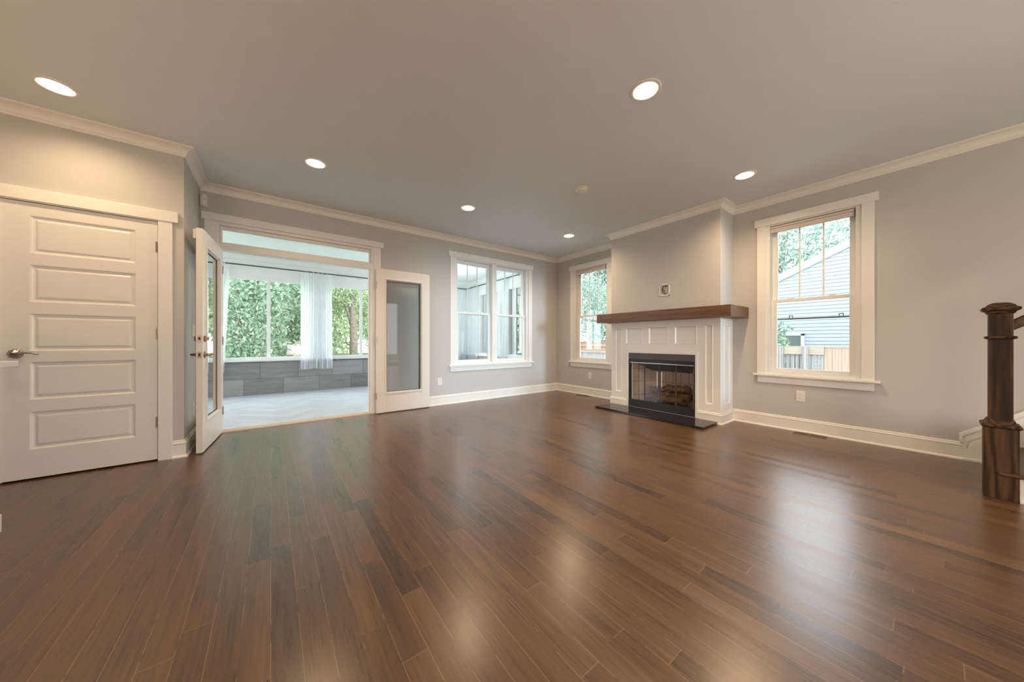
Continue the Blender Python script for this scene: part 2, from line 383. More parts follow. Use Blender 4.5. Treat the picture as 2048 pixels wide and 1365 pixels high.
m = MB(); m.box(XF, XB, FY0, FY1, 1.30, CH + 0.16)
struct(m.build('wall_chimney', 'wall_paint'), 'chimney breast wall above the mantel', 'wall')

def sweep(path, prof, i0, i1, name, mat, smooth=False):
    """prof: closed (offset to the right of travel, z); mitred along path[i0..i1]"""
    P = [Vector(p) for p in path]; rings = []
    for i in range(i0, i1 + 1):
        ds = []
        if i > 0: ds.append((P[i] - P[i - 1]).normalized())
        if i < len(P) - 1: ds.append((P[i + 1] - P[i]).normalized())
        ns = [Vector((d.y, -d.x)) for d in ds]
        if len(ns) == 2:
            b = (ns[0] + ns[1]); b = b / b.length_squared * 2
        else: b = ns[0]
        rings.append([(P[i].x + b.x * o, P[i].y + b.y * o, z) for o, z in prof])
    m = MB(); m.loops(rings); return m.build(name, mat)
ROOM = [(-6.0, YC), (XR, YC), (XR, YA), (XB, YA), (XB, FY1), (XF, FY1), (XF, FY0), (XB, FY0), (XB, -4.5)]
def crown_prof(z, w=0.075, h=0.085):
    pts = [(0, z), (w, z), (w, z - 0.010), (w - 0.006, z - 0.013)]
    for k in range(7):
        t = k / 6 * math.pi / 2
        pts.append((w - 0.008 - (w - 0.026) * math.sin(t), z - 0.015 - (h - 0.042) * (1 - math.cos(t)) ** 0.85))
    pts += [(0.018, z - h + 0.020), (0.014, z - h + 0.018), (0.014, z - h + 0.006), (0.009, z - h), (0, z - h)]
    return pts
CR = crown_prof(CH)
struct(sweep(ROOM, CR, 0, 2, 'trim_2', 'trim_white'), 'white crown moulding over the closet wall corner', 'crown moulding')
struct(sweep(ROOM, CR, 2, 3, 'trim_3', 'trim_white'), 'white crown moulding along the back wall', 'crown moulding')
struct(sweep(ROOM, CR, 3, 8, 'trim_4', 'trim_white'), 'white crown moulding along the right wall and chimney breast', 'crown moulding')
def base_prof(h=0.150):
    return [(0, 0), (0.028, 0), (0.027, 0.008), (0.023, 0.015), (0.0145, 0.019), (0.0145, h - 0.040), (0.0125, h - 0.036), (0.0175, h - 0.031), (0.0175, h - 0.022), (0.010, h - 0.018), (0.010, h - 0.006), (0.006, h), (0, h)]
B1 = [(-0.678, YC), (XR, YC), (XR, YA - 0.02)]
struct(sweep(B1, base_prof(), 0, 2, 'baseboard_left', 'trim_white'), 'short white baseboard at the closet wall corner', 'baseboard')
B2 = [(1.249, YA), (XB, YA), (XB, FY1)]
struct(sweep(B2, base_prof(), 0, 1, 'baseboard_back', 'trim_white'), 'white baseboard under the double window', 'baseboard')
struct(sweep(B2, base_prof(), 1, 2, 'baseboard_corner', 'trim_white'), 'white baseboard between the corner and fireplace', 'baseboard')
B3 = [(XF - 0.0, FY0), (XB, FY0), (XB, -0.135)]
struct(sweep(B3, base_prof(), 1, 2, 'baseboard_right', 'trim_white'), 'white baseboard between the fireplace and the stairs', 'baseboard')
# stair skirt board on the right wall
m = MB(); sl = 0.82
m.prism([(-0.135, 0), (-0.135, 0.150), (-0.135, 0.212), (-1.5, 0.212 + sl * 1.365), (-1.5, 0)], 0, XB - 0.0145, XB)
sk = m.build('trim_5', 'trim_white')
for (o, t) in ((0.0, 0.0175), (0.018, 0.0145)): pass
c = MB(); c.prism([(-0.118, 0.150), (-0.135, 0.150), (-0.135, 0.206), (-1.5, 0.206 + sl * 1.365), (-1.5, 0.228 + sl * 1.365), (-0.118, 0.224)], 0, XB - 0.026, XB)
c.prism([(-0.135, 0.110), (-0.155, 0.110), (-0.155, 0.160), (-1.5, 0.160 + sl * 1.345), (-1.5, 0.180 + sl * 1.365), (-0.135, 0.188)], 0, XB - 0.020, XB)
c.build('cap_moulding', 'trim_white', sk)
MBX((XB - 0.028, XB, -1.5, -0.135, 0, 0.017)).build('shoe_moulding', 'trim_white', sk)
struct(sk, 'white stair skirt board climbing the right wall behind the newel', 'skirt board')

# ------------------------------------------------------------------ double-hung windows
def mapA(u, d, z): return (u, YA + d, z)
def mapB(u, d, z): return (XB + d, u, z)
def window(name, mp, units, c0, c1, h0, h1, label, shade=None, mull=None):
    """units: (u0,u1) clear frame openings; c0..c1 casing outer; h0..h1 head casing ends; d>0 goes outdoors"""
    root = empty(name); struct(root, label, 'window')
    def M():
        m = MB(); m.xf = mp; return m
    u0, u1 = units[0][0], units[-1][1]
    ca = M(); ca.box(c0, c0 + 0.086, -0.019, 0.0, 0.625, 2.395); ca.box(c1 - 0.086, c1, -0.019, 0.0, 0.625, 2.395)
    ca.build('casing', 'trim_white', root, 0.002)
    hd = M(); hd.box(h0, h1, -0.026, 0.0, 2.392, 2.480); hd.build('head_casing', 'trim_white', root, 0.002)
    st = M(); st.box(h0 - 0.008, h1 + 0.008, -0.050, 0.0, 0.603, 0.625); st.box(u0 - 0.02, u1 + 0.02, -0.001, 0.09, 0.603, 0.630); st.build('stool', 'trim_white', root, 0.004)
    ap = M(); ap.box(c0 + 0.004, c1 - 0.004, -0.018, 0.0, 0.522, 0.603); ap.build('apron', 'trim_white', root, 0.002)
    fr = M()
    for a, b in units:
        fr.ring(a - 0.02, b + 0.02, 0.630, 2.395, 0.042, 0.042, 0.022, 0.016, 0.001, 0.135)
    fr.build('frame', 'vinyl_white', root, 0.002)
    if mull:
        mu = M(); mu.box(mull[0], mull[1], -0.012, 0.05, 0.625, 2.39); mu.build('mullion', 'trim_white', root, 0.002)
    for a, b in units:
        a2, b2 = a + 0.022, b - 0.022; s = 0.052
        up = M(); d0, d1 = 0.085, 0.115; t0, t1 = 1.470, 2.378; a2 += 0.001; b2 -= 0.001
        up.ring(a2, b2, t0, t1, s, s, 0.038, 0.062, d0, d1)
        us = up.build('upper_sash', 'vinyl_white', root, 0.003)
        g = M(); g.box(a2 + s - 0.004, b2 - s + 0.004, 0.0995, 0.1005, t0 + 0.03, t1 - 0.055); g.f = g.f[2:3]; g.build('pane', 'pane_glass', us, recalc=False)
        w = (b2 - a2 - 2 * s)
        for k in (1, 2):
            mm = M(); x = a2 + s + w * k / 3; mm.box(x - 0.007, x + 0.007, 0.094, 0.106, t0 + 0.03, t1 - 0.055); mm.build('muntin', 'vinyl_white', us)
        lo = M(); d0, d1 = 0.050, 0.080; t0, t1 = 0.652, 1.508
        lo.ring(a2, b2, t0, t1, s - 0.002, s - 0.002, 0.045, 0.036, d0, d1)
        ls = lo.build('lower_sash', 'vinyl_white', root, 0.003)
        g = M(); g.box(a2 + s - 0.006, b2 - s + 0.006, 0.0645, 0.0655, t0 + 0.038, t1 - 0.03); g.f = g.f[2:3]; g.build('pane', 'pane_glass', ls, recalc=False)
        for q in (0.25, 0.75):
            lk = M(); x = a2 + (b2 - a2) * q; lk.box(x - 0.028, x + 0.028, 0.052, 0.082, t1, t1 + 0.008); lk.box(x - 0.010, x + 0.022, 0.056, 0.070, t1 + 0.008, t1 + 0.016); lk.build('sash_lock', 'vinyl_white', ls, 0.002)
    return root
w1 = window('window_1', mapA, [(2.428, 3.160), (3.215, 3.950)], 2.322, 4.060, 2.292, 4.088, 'white double window in the back wall looking into the sunroom', mull=(3.143, 3.232))
w2 = window('window_2', mapB, [(3.497, 4.253)], 3.392, 4.358, 3.366, 4.384, 'white double hung window between the corner and chimney breast')
w3 = window('window_3', mapB, [(0.472, 1.216)], 0.367, 1.315, 0.338, 1.340, 'white double hung window right of the fireplace facing the neighbour')
# half insect screen bar outside window 3
sb = MBX((XB + 0.118, XB + 0.132, 0.486, 1.202, 1.268, 1.284)).build('screen_bar', 'rubber_tab', w3)
for y in (1.026, 0.613):
    t = MB(); z = 1.284
    t.box(XB + 0.118, XB + 0.128, y - 0.018, y - 0.012, z, z + 0.030); t.box(XB + 0.118, XB + 0.128, y + 0.012, y + 0.018, z, z + 0.030); t.box(XB + 0.118, XB + 0.128, y - 0.018, y + 0.018, z + 0.024, z + 0.032)
    t.build('pull_tab', 'rubber_tab', sb)
# contact sensor on window 3 and window 1
MBX((XB + 0.034, XB + 0.052, 0.478, 0.502, 1.470, 1.522)).build('contact_sensor', 'plastic_white', w3, 0.003)
MBX((3.90, 3.925, YA + 0.03, YA + 0.05, 1.44, 1.505)).build('contact_sensor', 'plastic_white', w1, 0.003)

def roller_shade(y0, y1, label):
    root = empty('roller_shade', (XB + 0.03, (y0 + y1) / 2, 2.30)); tag(root, label, 'roller shade', 'rolled up roller shades')
    h = (y1 - y0) / 2
    MBX((-0.020, 0.016, -h, h, 0.048, 0.074)).build('cassette', 'shade_cloth', root, 0.003)
    MBX((-0.016, 0.012, -h + 0.004, h - 0.004, 0.074, 0.0775)).build('gap', 'slot_dark', root)  # dark strip put in for the shadow above the cassette
    m = MB(); m.lathe((0.0, -h + 0.004, 0.024), (0, 1, 0), [(0, 0.0225), (2 * h - 0.008, 0.0225)], 24); m.build('cloth_roll', 'shade_cloth', root)
    MBX((-0.0225, -0.017, -h + 0.004, h - 0.004, -0.002, 0.044)).build('hem_bar', 'shade_cloth', root, 0.002)
    for e in (-h - 0.003, h): MBX((-0.024, 0.020, e, e + 0.003, 0.0, 0.074)).build('end_bracket', 'vinyl_white', root)
    return root
roller_shade(0.512, 1.196, 'white roller shade rolled up at the top of the large right window')
roller_shade(3.545, 4.232, 'white roller shade rolled up in the narrow window beside the chimney breast')

# ------------------------------------------------------------------ french door frame and transom
tw = empty('window_4'); struct(tw, 'wide transom window and white casing over the open french doors', 'window')
cs = MBX((-0.573, -0.490, YA - 0.020, YA, 0, 2.335), (1.153, 1.246, YA - 0.020, YA, 0, 2.335)); cs.build('casing', 'trim_white', tw, 0.002)
MBX((-0.594, 1.280, YA - 0.028, YA, 2.332, 2.412)).build('head_casing', 'trim_white', tw, 0.002)
jb = MB(); jb.ring(-0.490, 1.153, 0.0, 2.331, 0.038, 0.035, 0, 0.033, YA - 0.012, YAo); jb.build('jamb', 'trim_white', tw, 0.002)
MBX((-0.470, 1.140, YA - 0.010, YAo - 0.02, 2.030, 2.098)).build('transom_bar', 'trim_white', tw, 0.003)
MBX((-0.452, -0.430, YA + 0.05, YA + 0.09, 0.01, 2.03), (1.098, 1.118, YA + 0.05, YA + 0.09, 0.01, 2.03)).build('door_stop', 'trim_white', tw)
sh = MB().ring(-0.451, 1.117, 2.099, 2.297, 0.021, 0.017, 0.019, 0.036, YA + 0.022, YA + 0.07).build('sash', 'trim_white', tw, 0.003)
g = MB(); g.quad((-0.435, YA + 0.046, 2.11), (1.105, YA + 0.046, 2.11), (1.105, YA + 0.046, 2.27), (-0.435, YA + 0.046, 2.27)); g.build('pane', 'pane_glass', sh)
th = MB(); th.prism([(YA - 0.022, 0.0), (YA - 0.020, 0.008), (YA + 0.0, 0.016), (YA + 0.10, 0.016), (YAo, 0.004), (YAo, 0.0)], 0, -0.452, 1.118)
th = th.build('door_threshold', 'threshold_oak'); tag(th, 'pale wooden threshold strip across the french door opening', 'threshold')

def lever(parent, u, w, z, sgn, along, mat='bronze'):
    """lever set on the face w of a leaf; sgn is the outward direction in local y; along = +-1 lever direction in u"""
    m = MB(); m.lathe((u, w, z), (0, sgn, 0), [(0, 0.031), (0.004, 0.031), (0.009, 0.026), (0.010, 0.014), (0.040, 0.012), (0.044, 0.011)], 24)
    pts = [(u, w + sgn * 0.040, z), (u + along * 0.02, w + sgn * 0.045, z + 0.001), (u + along * 0.05, w + sgn * 0.046, z + 0.003), (u + along * 0.08, w + sgn * 0.045, z), (u + along * 0.108, w + sgn * 0.040, z - 0.006)]
    m.tube(pts, [0.011, 0.011, 0.0105, 0.009, 0.007], 10)
    return m.build('lever_handle', mat, parent, smooth=True)
def french_leaf(name, loc, rz, sgn, label, hardware):
    """leaf local: x from hinge to free edge, thickness from y=0 towards sgn, visible face at y=0"""
    root = empty(name, loc, rz); struct(root, label, 'door'); L, T = 0.765, 0.045 * sgn
    z0, z1 = 0.012, 2.030; g0, g1, q0, q1 = 0.128, 0.640, 0.285, 1.880
    m = MBX((0, g0, 0, T, z0, z1), (g1, L, 0, T, z0, z1), (g0, g1, 0, T, z0, q0), (g0, g1, 0, T, q1, z1)); m.build('leaf', 'door_white', root, 0.002)
    for w0, w1 in ((-0.010 * sgn, 0.016 * sgn), (T + 0.010 * sgn, T - 0.016 * sgn)):
        b = MB(); o = 0.022; i = 0.010
        R0 = [(g0 - o, q0 - o), (g1 + o, q0 - o), (g1 + o, q1 + o), (g0 - o, q1 + o)]; R2 = [(g0 + i, q0 + i), (g1 - i, q0 + i), (g1 - i, q1 - i), (g0 + i, q1 - i)]
        R1 = [(g0 - 0.006, q0 - 0.006), (g1 + 0.006, q0 - 0.006), (g1 + 0.006, q1 + 0.006), (g0 - 0.006, q1 + 0.006)]
        fz = 0.0 if w0 * sgn < 0 else T
        b.loops([[(x, fz, z) for x, z in R0], [(x, w0 * 0.7 + fz * 0.3, z) for x, z in R0], [(x, w0, z) for x, z in R1], [(x, w1, z) for x, z in R2]], False, False)
        b.build('lite_frame', 'door_white', root)
    gl = MB(); yy = T / 2; gl.quad((g0, yy, q0), (g1, yy, q0), (g1, yy, q1), (g0, yy, q1)); gl.build('pane', 'pane_glass', root)
    for z in (0.25, 1.02, 1.80):
        h = MB(); h.lathe((-0.004, 0.0 - 0.004 * sgn, z - 0.045), (0, 0, 1), [(0, 0.006), (0.09, 0.006)], 10); h.box(-0.003, 0.0, 0, T * 0.7, z - 0.045, z + 0.045); h.build('hinge', 'nickel', root)
    sw = MBX((0.004, L - 0.004, T * 0.2, T * 0.8, 0.0, 0.012)).build('door_sweep', 'rubber_tab', root)
    if hardware:
        lever(root, 0.708, 0.0, 0.893, -sgn, -1); lever(root, 0.708, T, 0.893, sgn, -1)
        d = MB(); d.lathe((0.708, 0, 1.038), (0, -sgn, 0), [(0, 0.030), (0.006, 0.030), (0.012, 0.025), (0.013, 0.016)], 24); d.box(0.700, 0.716, -0.012 * sgn, -0.032 * sgn, 1.022, 1.054); d.build('deadbolt', 'bronze', root, smooth=False)
        d = MB(); d.lathe((0.708, T, 1.038), (0, sgn, 0), [(0, 0.030), (0.012, 0.028), (0.02, 0.022)], 24); d.build('deadbolt', 'bronze', root)
        for z in (0.893, 1.038):
            p = MBX((L, L + 0.0015, T * 0.2, T * 0.8, z - 0.028, z + 0.028)).build('latch_plate', 'nickel', root)
            MBX((L + 0.001, L + 0.003, T * 0.36, T * 0.64, z - 0.012, z + 0.012)).build('latch_bolt', 'slot_dark', p)
    return root
dirx = Vector((-0.064, -0.770)).normalized(); rz = math.atan2(dirx.y, dirx.x)
dl = french_leaf('door_2', (-0.425, 4.733, 0), rz, -1, 'left french door leaf with full glass and bronze lever, swung into the room', True)
MBX((0.690, 0.716, -0.075, -0.047, 1.945, 2.030)).build('contact_sensor', 'plastic_white', dl, 0.003)
dr = french_leaf('door_3', (1.172, 4.668, 0), 0, 1, 'right french door leaf folded flat against the back wall', False)
MBX((0.750, 0.790, 0.045, 0.058, 0.015, 2.010)).build('astragal', 'door_white', dr, 0.002)

# ------------------------------------------------------------------ closet door
cd = empty('door_1'); struct(cd, 'white five panel closet door with lever handle', 'door')
X0, X1, PX0, PX1 = -1.531, -0.768, -1.405, -0.892
PZ = [(0.224, 0.497), (0.587, 0.862), (0.944, 1.217), (1.305, 1.576), (1.660, 1.935)]
m = MB(); yf = YC - 0.002
for a, b, c, d in cells(X0, X1, 0.014, 2.030, [(PX0, PX1, p, q) for p, q in PZ]): m.quad((a, yf, c), (b, yf, c), (b, yf, d), (a, yf, d))
m.box(X0, X1, YC + 0.022, YC + 0.034, 0.014, 2.030); m.box(X0, X1, yf, YC + 0.03, 0.0135, 0.014); m.box(X1 - 0.001, X1, yf, YC + 0.03, 0.014, 2.03)
m.box(X0, X0 + 0.001, yf, YC + 0.03, 0.014, 2.03); m.box(X0, X1, yf, YC + 0.03, 2.029, 2.030)
m.build('slab', 'door_white', cd, recalc=False)
for p, q in PZ:
    b = MB(); prof = [(0, 0), (0.006, 0.006), (0.016, 0.010), (0.024, 0.010), (0.034, 0.004), (0.040, 0.003)]
    rings = [[(PX0 + i, yf + d, p + i), (PX1 - i, yf + d, p + i), (PX1 - i, yf + d, q - i), (PX0 + i, yf + d, q - i)] for i, d in prof]
    b.loops(rings, False, True); b.build('raised_panel', 'door_white', cd)
for z in (0.327, 1.077, 1.815):
    h = MB(); h.lathe((X1 + 0.002, yf - 0.005, z - 0.045), (0, 0, 1), [(-0.004, 0.003), (0, 0.0055), (0.09, 0.0055), (0.094, 0.003)], 12); h.box(X1 - 0.012, X1, yf - 0.002, yf, z - 0.045, z + 0.045); h.build('hinge', 'nickel', cd)
# fluted round rose and wave lever
hz = 0.925; hx = -1.462
m = MB(); m.lathe((hx, yf, hz), (0, -1, 0), [(0, 0.033), (0.006, 0.034), (0.012, 0.030), (0.013, 0.027)], 32)
rs = m.build('lever_handle', 'nickel', cd, smooth=True)
m = MB(); rings = []
for d, r in ((0.013, 0.030), (0.022, 0.031), (0.030, 0.026), (0.034, 0.016), (0.050, 0.011)):
    rings.append([(hx + math.cos(k * math.pi / 20) * r * (1 + 0.06 * math.cos(8 * k * math.pi / 20)), yf - d, hz + math.sin(k * math.pi / 20) * r * (1 + 0.06 * math.cos(8 * k * math.pi / 20))) for k in range(40)])
m.loops(rings); m.build('fluted_rose', 'nickel', rs, smooth=True)
m = MB(); m.tube([(hx, yf - 0.050, hz), (hx + 0.03, yf - 0.052, hz + 0.002), (hx + 0.055, yf - 0.052, hz + 0.007), (hx + 0.08, yf - 0.052, hz + 0.006), (hx + 0.100, yf - 0.050, hz - 0.001), (hx + 0.112, yf - 0.048, hz - 0.003)], [0.011, 0.008, 0.006, 0.0055, 0.0065, 0.005], 10); m.build('lever', 'nickel', rs, smooth=True)
df = empty('trim_6'); struct(df, 'white casing around the closet door', 'door casing')
MBX((-0.762, -0.678, YC - 0.020, YC, 0, 2.042), (-1.625, -1.537, YC - 0.020, YC, 0, 2.042)).build('casing', 'trim_white', df, 0.002)
MBX((-1.66, -0.644, YC - 0.027, YC, 2.040, 2.130)).build('head_casing', 'trim_white', df, 0.002)
MBX((-0.765, -0.755, YC - 0.012, YC + 0.12, 0, 2.04), (-1.545, -1.534, YC - 0.012, YC + 0.12, 0, 2.04), (-1.545, -0.755, YC - 0.008, YC + 0.12, 2.034, 2.042)).build('jamb', 'trim_white', df)
MBX((-1.545, -0.755, YC + 0.04, YC + 0.12, 0.0, 2.04)).build('gap_shadow', 'shadow_black', df)  # black sheet standing in for the shadow behind the door slab

# ------------------------------------------------------------------ fireplace
fs = empty('fireplace_surround', (XF, (FY0 + FY1) / 2, 0)); tag(fs, 'white panelled fireplace surround standing on the oak floor', 'fireplace')
def child_box(name, mat, boxes, bev=0.0015, parent=None):
    o = MBX(*boxes).build(name, mat, None, bev); p = parent or fs
    o.parent = p; o.matrix_parent_inverse = Matrix.Translation(-Vector(p.location)) ; return o
FO = (1.868, 2.832, 0.030, 0.838)
PAN = [(2.952, 3.058, 0.225, 1.208), (2.600, 2.876, 0.968, 1.212), (2.222, 2.506, 0.970, 1.213), (1.850, 2.132, 0.970, 1.215), (1.662, 1.752, 0.225, 1.218)]
m = MB()
for a, b, c, d in cells(FY0, FY1, 0, 1.30, [*PAN, FO]): m.box(XF, XF + 0.013, a, b, c, d)
for a, b, c, d in cells(FY0 + 0.013, FY1 - 0.03, 0, 1.30, [FO]): m.box(XF + 0.013, XF + 0.03, a, b, c, d)
for a, b, c, d in cells(XF + 0.013, XB, 0, 1.30, [(4.470, 4.662, 0.225, 1.214)]): m.box(a, b, FY0, FY0 + 0.013, c, d)
m.box(XF + 0.03, XB, FY0 + 0.013, FY0 + 0.03, 0, 1.30); m.box(XF + 0.013, XB, FY1 - 0.03, FY1, 0, 1.30)
o = m.build('panel_board', 'trim_white'); o.parent = fs; o.matrix_parent_inverse = Matrix.Translation(-fs.location)
def pan_mould(y0, y1, z0, z1, side=False):
    b = MB(); pr = [(0, 0.0), (0.004, -0.003), (0.010, 0.001), (0.016, 0.010), (0.018, 0.013)]
    if side: rings = [[(y0 + i, FY0 + d, z0 + i), (y1 - i, FY0 + d, z0 + i), (y1 - i, FY0 + d, z1 - i), (y0 + i, FY0 + d, z1 - i)] for i, d in pr]
    else: rings = [[(XF + d, y0 + i, z0 + i), (XF + d, y1 - i, z0 + i), (XF + d, y1 - i, z1 - i), (XF + d, y0 + i, z1 - i)] for i, d in pr]
    b.loops(rings, False, False); o = b.build('panel_moulding', 'trim_white'); o.parent = fs; o.matrix_parent_inverse = Matrix.Translation(-fs.location)
for p in PAN: pan_mould(*p)
pan_mould(4.470, 4.662, 0.225, 1.214, True)
child_box('firebox_trim', 'trim_white', [(XF - 0.006, XF, 1.834, FO[0], 0.03, 0.876), (XF - 0.006, XF, FO[1], 2.868, 0.03, 0.876), (XF - 0.006, XF, FO[0], FO[1], FO[3], 0.876)], 0.002)
FB = [(XB, FY1), (XF, FY1), (XF, FY0), (XB, FY0)]
bp = base_prof(0.134)
for (pa, i0, i1) in (([(XB, FY1), (XF, FY1), (XF, 2.868)], 0, 2), ([(XF, 1.834), (XF, FY0), (XB, FY0)], 0, 2)):
    o = sweep(pa, bp, i0, i1, 'plinth', 'trim_white'); o.parent = fs; o.matrix_parent_inverse = Matrix.Translation(-fs.location)
mt = MBX((4.172, XB, 1.405, 3.280, 1.302, 1.436)).build('mantel_beam', 'mantel_oak', None, 0.004); tag(mt, 'brown stained oak beam mantel shelf across the chimney breast', 'mantel')
hs = MBX((3.945, XF + 0.0, 1.606, 3.128, 0.0, 0.029)).build('hearth_slab', 'black_granite', None, 0.005); tag(hs, 'polished black granite hearth slab on the floor', 'hearth')

fi = empty('firebox_insert', (XF, 2.35, 0.0)); tag(fi, 'black metal gas firebox with glass bifold doors', 'fireplace insert')
def fpart(mb, name, mat, bev=0.0, parent=None):
    o = mb.build(name, mat, None, bev); o.parent = parent or fi
    if parent is None: o.matrix_parent_inverse = Matrix.Translation(-fi.location)
    return o
xi = XF + 0.004
fpart(MBX((xi, xi + 0.03, FO[0], FO[1], 0.748, FO[3]), ), 'top_louver', 'fire_grey', 0.003)
fpart(MBX((xi - 0.004, xi + 0.03, FO[0], FO[1], 0.030, 0.138)), 'bottom_panel', 'fire_black', 0.003)
fpart(MBX((xi, xi + 0.03, FO[0], FO[0] + 0.018, 0.138, 0.748), (xi, xi + 0.03, FO[1] - 0.018, FO[1], 0.138, 0.748), (xi + 0.004, xi + 0.03, FO[0], FO[1], 0.700, 0.75)), 'frame', 'fire_black')
m = MB(); xb = XB - 0.03; y0, y1, b0, b1 = FO[0] + 0.03, FO[1] - 0.03, 2.06, 2.64
m.quad((xi + 0.05, y0, 0.06), (xb, b0, 0.06), (xb, b0, 0.75), (xi + 0.05, y0, 0.75)); m.quad((xi + 0.05, y1, 0.06), (xb, b1, 0.06), (xb, b1, 0.75), (xi + 0.05, y1, 0.75)); m.quad((xb, b0, 0.06), (xb, b1, 0.06), (xb, b1, 0.75), (xb, b0, 0.75))
fpart(m, 'brick_liner', 'refractory_panel')
fpart(MBX((xi + 0.02, XB - 0.01, FO[0], FO[1], 0.04, 0.062)), 'firebox_floor', 'fire_soot')
m = MB(); m.prism([(xi + 0.04, 0.72), (XB - 0.035, 0.56), (XB - 0.035, 0.80), (xi + 0.04, 0.80)], 1, FO[0] + 0.02, FO[1] - 0.02); fpart(m, 'smoke_hood', 'fire_soot')
for ea, eb in ((FO[0] + 0.020, FO[0] + 0.036), (FO[1] - 0.048, FO[1] - 0.030)): fpart(MBX((xi + 0.034, xi + 0.048, ea, eb, 0.14, 0.69)), 'liner_edge', 'sun_wall')
ys = [1.888, 2.122, 2.350, 2.578, 2.812]
for k in range(4):
    g = MB(); g.quad((xi + 0.016, ys[k] + 0.004, 0.142), (xi + 0.016, ys[k + 1] - 0.004, 0.142), (xi + 0.016, ys[k + 1] - 0.004, 0.700), (xi + 0.016, ys[k] + 0.004, 0.700))
    gp = fpart(g, 'glass_door', 'fire_glass')
    fpart(MBX((xi + 0.013, xi + 0.019, ys[k] + 0.002, ys[k] + 0.007, 0.142, 0.70), (xi + 0.013, xi + 0.019, ys[k + 1] - 0.007, ys[k + 1] - 0.002, 0.142, 0.70)), 'glass_edge', 'fire_grey', 0, gp)
for y in (2.318, 2.382):
    m = MB(); m.lathe((xi + 0.006, y, 0.36), (0, 0, 1), [(0, 0.004), (0.22, 0.004)], 10); fpart(m, 'door_pull', 'steel')
fpart(MBX((xi + 0.010, xi + 0.020, FO[0] + 0.018, FO[1] - 0.018, 0.690, 0.699)), 'door_track', 'steel')
# grate and gas logs
gr = empty('log_grate', (4.56, 2.35, 0.062)); tag(gr, 'black iron grate holding the logs in the firebox', 'grate')
for k in range(7):
    y = -0.24 + k * 0.08; m = MB(); m.tube([(-0.10, y, 0.10), (-0.10, y, 0.05), (0.10, y, 0.05), (0.10, y, 0.12)], 0.007, 8); m.build('bar', 'fire_black', gr)
for x in (-0.08, 0.08):
    m = MB(); m.tube([(x, -0.26, 0.043), (x, 0.26, 0.043)], 0.006, 8); m.build('cross_bar', 'fire_black', gr)
    for y in (-0.22, 0.22): MBX((x - 0.006, x + 0.006, y - 0.006, y + 0.006, 0, 0.043)).build('leg', 'fire_black', gr)
random.seed(5)
def log(p, q, r, label):
    p, q = Vector(p), Vector(q); m = MB(); n, sg = 14, 14; d = (q - p).normalized(); u = d.orthogonal().normalized(); w = d.cross(u); rings = []
    for i in range(n):
        t = i / (n - 1); c = p.lerp(q, t) + Vector((random.uniform(-.004, .004), 0, random.uniform(-.004, .006)))
        rings.append([tuple(c + (u * math.cos(2 * math.pi * k / sg) + w * math.sin(2 * math.pi * k / sg)) * r * random.uniform(0.84, 1.14) * (0.8 if i in (0, n - 1) else 1)) for k in range(sg)])
    m.loops(rings); o = m.build('fire_log', 'log_bark', None, smooth=True); tag(o, label, 'log', 'gas logs in the firebox'); return o
log((4.625, 2.04, 0.225), (4.610, 2.60, 0.225), 0.066, 'thick brown ceramic log at the back of the grate')
log((4.505, 2.10, 0.190), (4.520, 2.62, 0.190), 0.046, 'long brown ceramic log along the front of the grate')
log((4.600, 2.03, 0.340), (4.560, 2.36, 0.335), 0.056, 'rough dark log lying on top to the right')
log((4.600, 2.36, 0.315), (4.530, 2.58, 0.290), 0.046, 'short charred log lying on top to the left')
log((4.470, 2.28, 0.250), (4.610, 2.34, 0.305), 0.030, 'slim split log leaning crosswise in the middle')
log((4.440, 2.22, 0.092), (4.455, 2.66, 0.092), 0.029, 'pale tan split log lying low in front of the grate')

cb = empty('cable_box', (XF, 2.269, 1.725)); tag(cb, 'recessed white cable wall box with a coiled black cable above the mantel', 'wall box')
h = 0.083
def cbp(mb, n, mat, bev=0.0): return mb.build(n, mat, cb, bev)
cbp(MBX((-0.007, 0.0, -h + 0.009, h - 0.009, -h, -h + 0.018), (-0.007, 0, -h + 0.009, h - 0.009, h - 0.018, h), (-0.007, 0, -h + 0.009, -h + 0.025, -h, h), (-0.007, 0, h - 0.025, h - 0.009, -h, h)), 'frame', 'plastic_white', 0.002)
cbp(MBX((-0.001, 0.0, -h + 0.02, h - 0.02, -h + 0.016, h - 0.016)), 'recess', 'box_grey')
cbp(MBX((-0.003, 0.0, 0.005, 0.05, -0.06, 0.06)), 'bracket', 'nickel')
m = MB(); m.tube([(-0.006, 0.010 + 0.046 * math.cos(R(a)) - 0.012, -0.004 + 0.052 * math.sin(R(a))) for a in range(-120, 250, 15)][0:0] or [(-0.007, -0.012 + 0.050 * math.cos(R(a)), 0.0 + 0.054 * math.sin(R(a))) for a in range(-15 - 110 + 180 - 55 + 0, 0, 1)][0:0] or [(-0.007, -0.014 + 0.048 * math.cos(R(a)), 0.056 * math.sin(R(a))) for a in range(-105, 126, 10)], 0.0045, 8)
m.tube([(-0.007, 0.034, 0.012), (-0.007, 0.012, 0.008), (-0.007, 0.006, -0.035)], 0.0045, 8)
cbp(m, 'coiled_cable', 'cable_black')

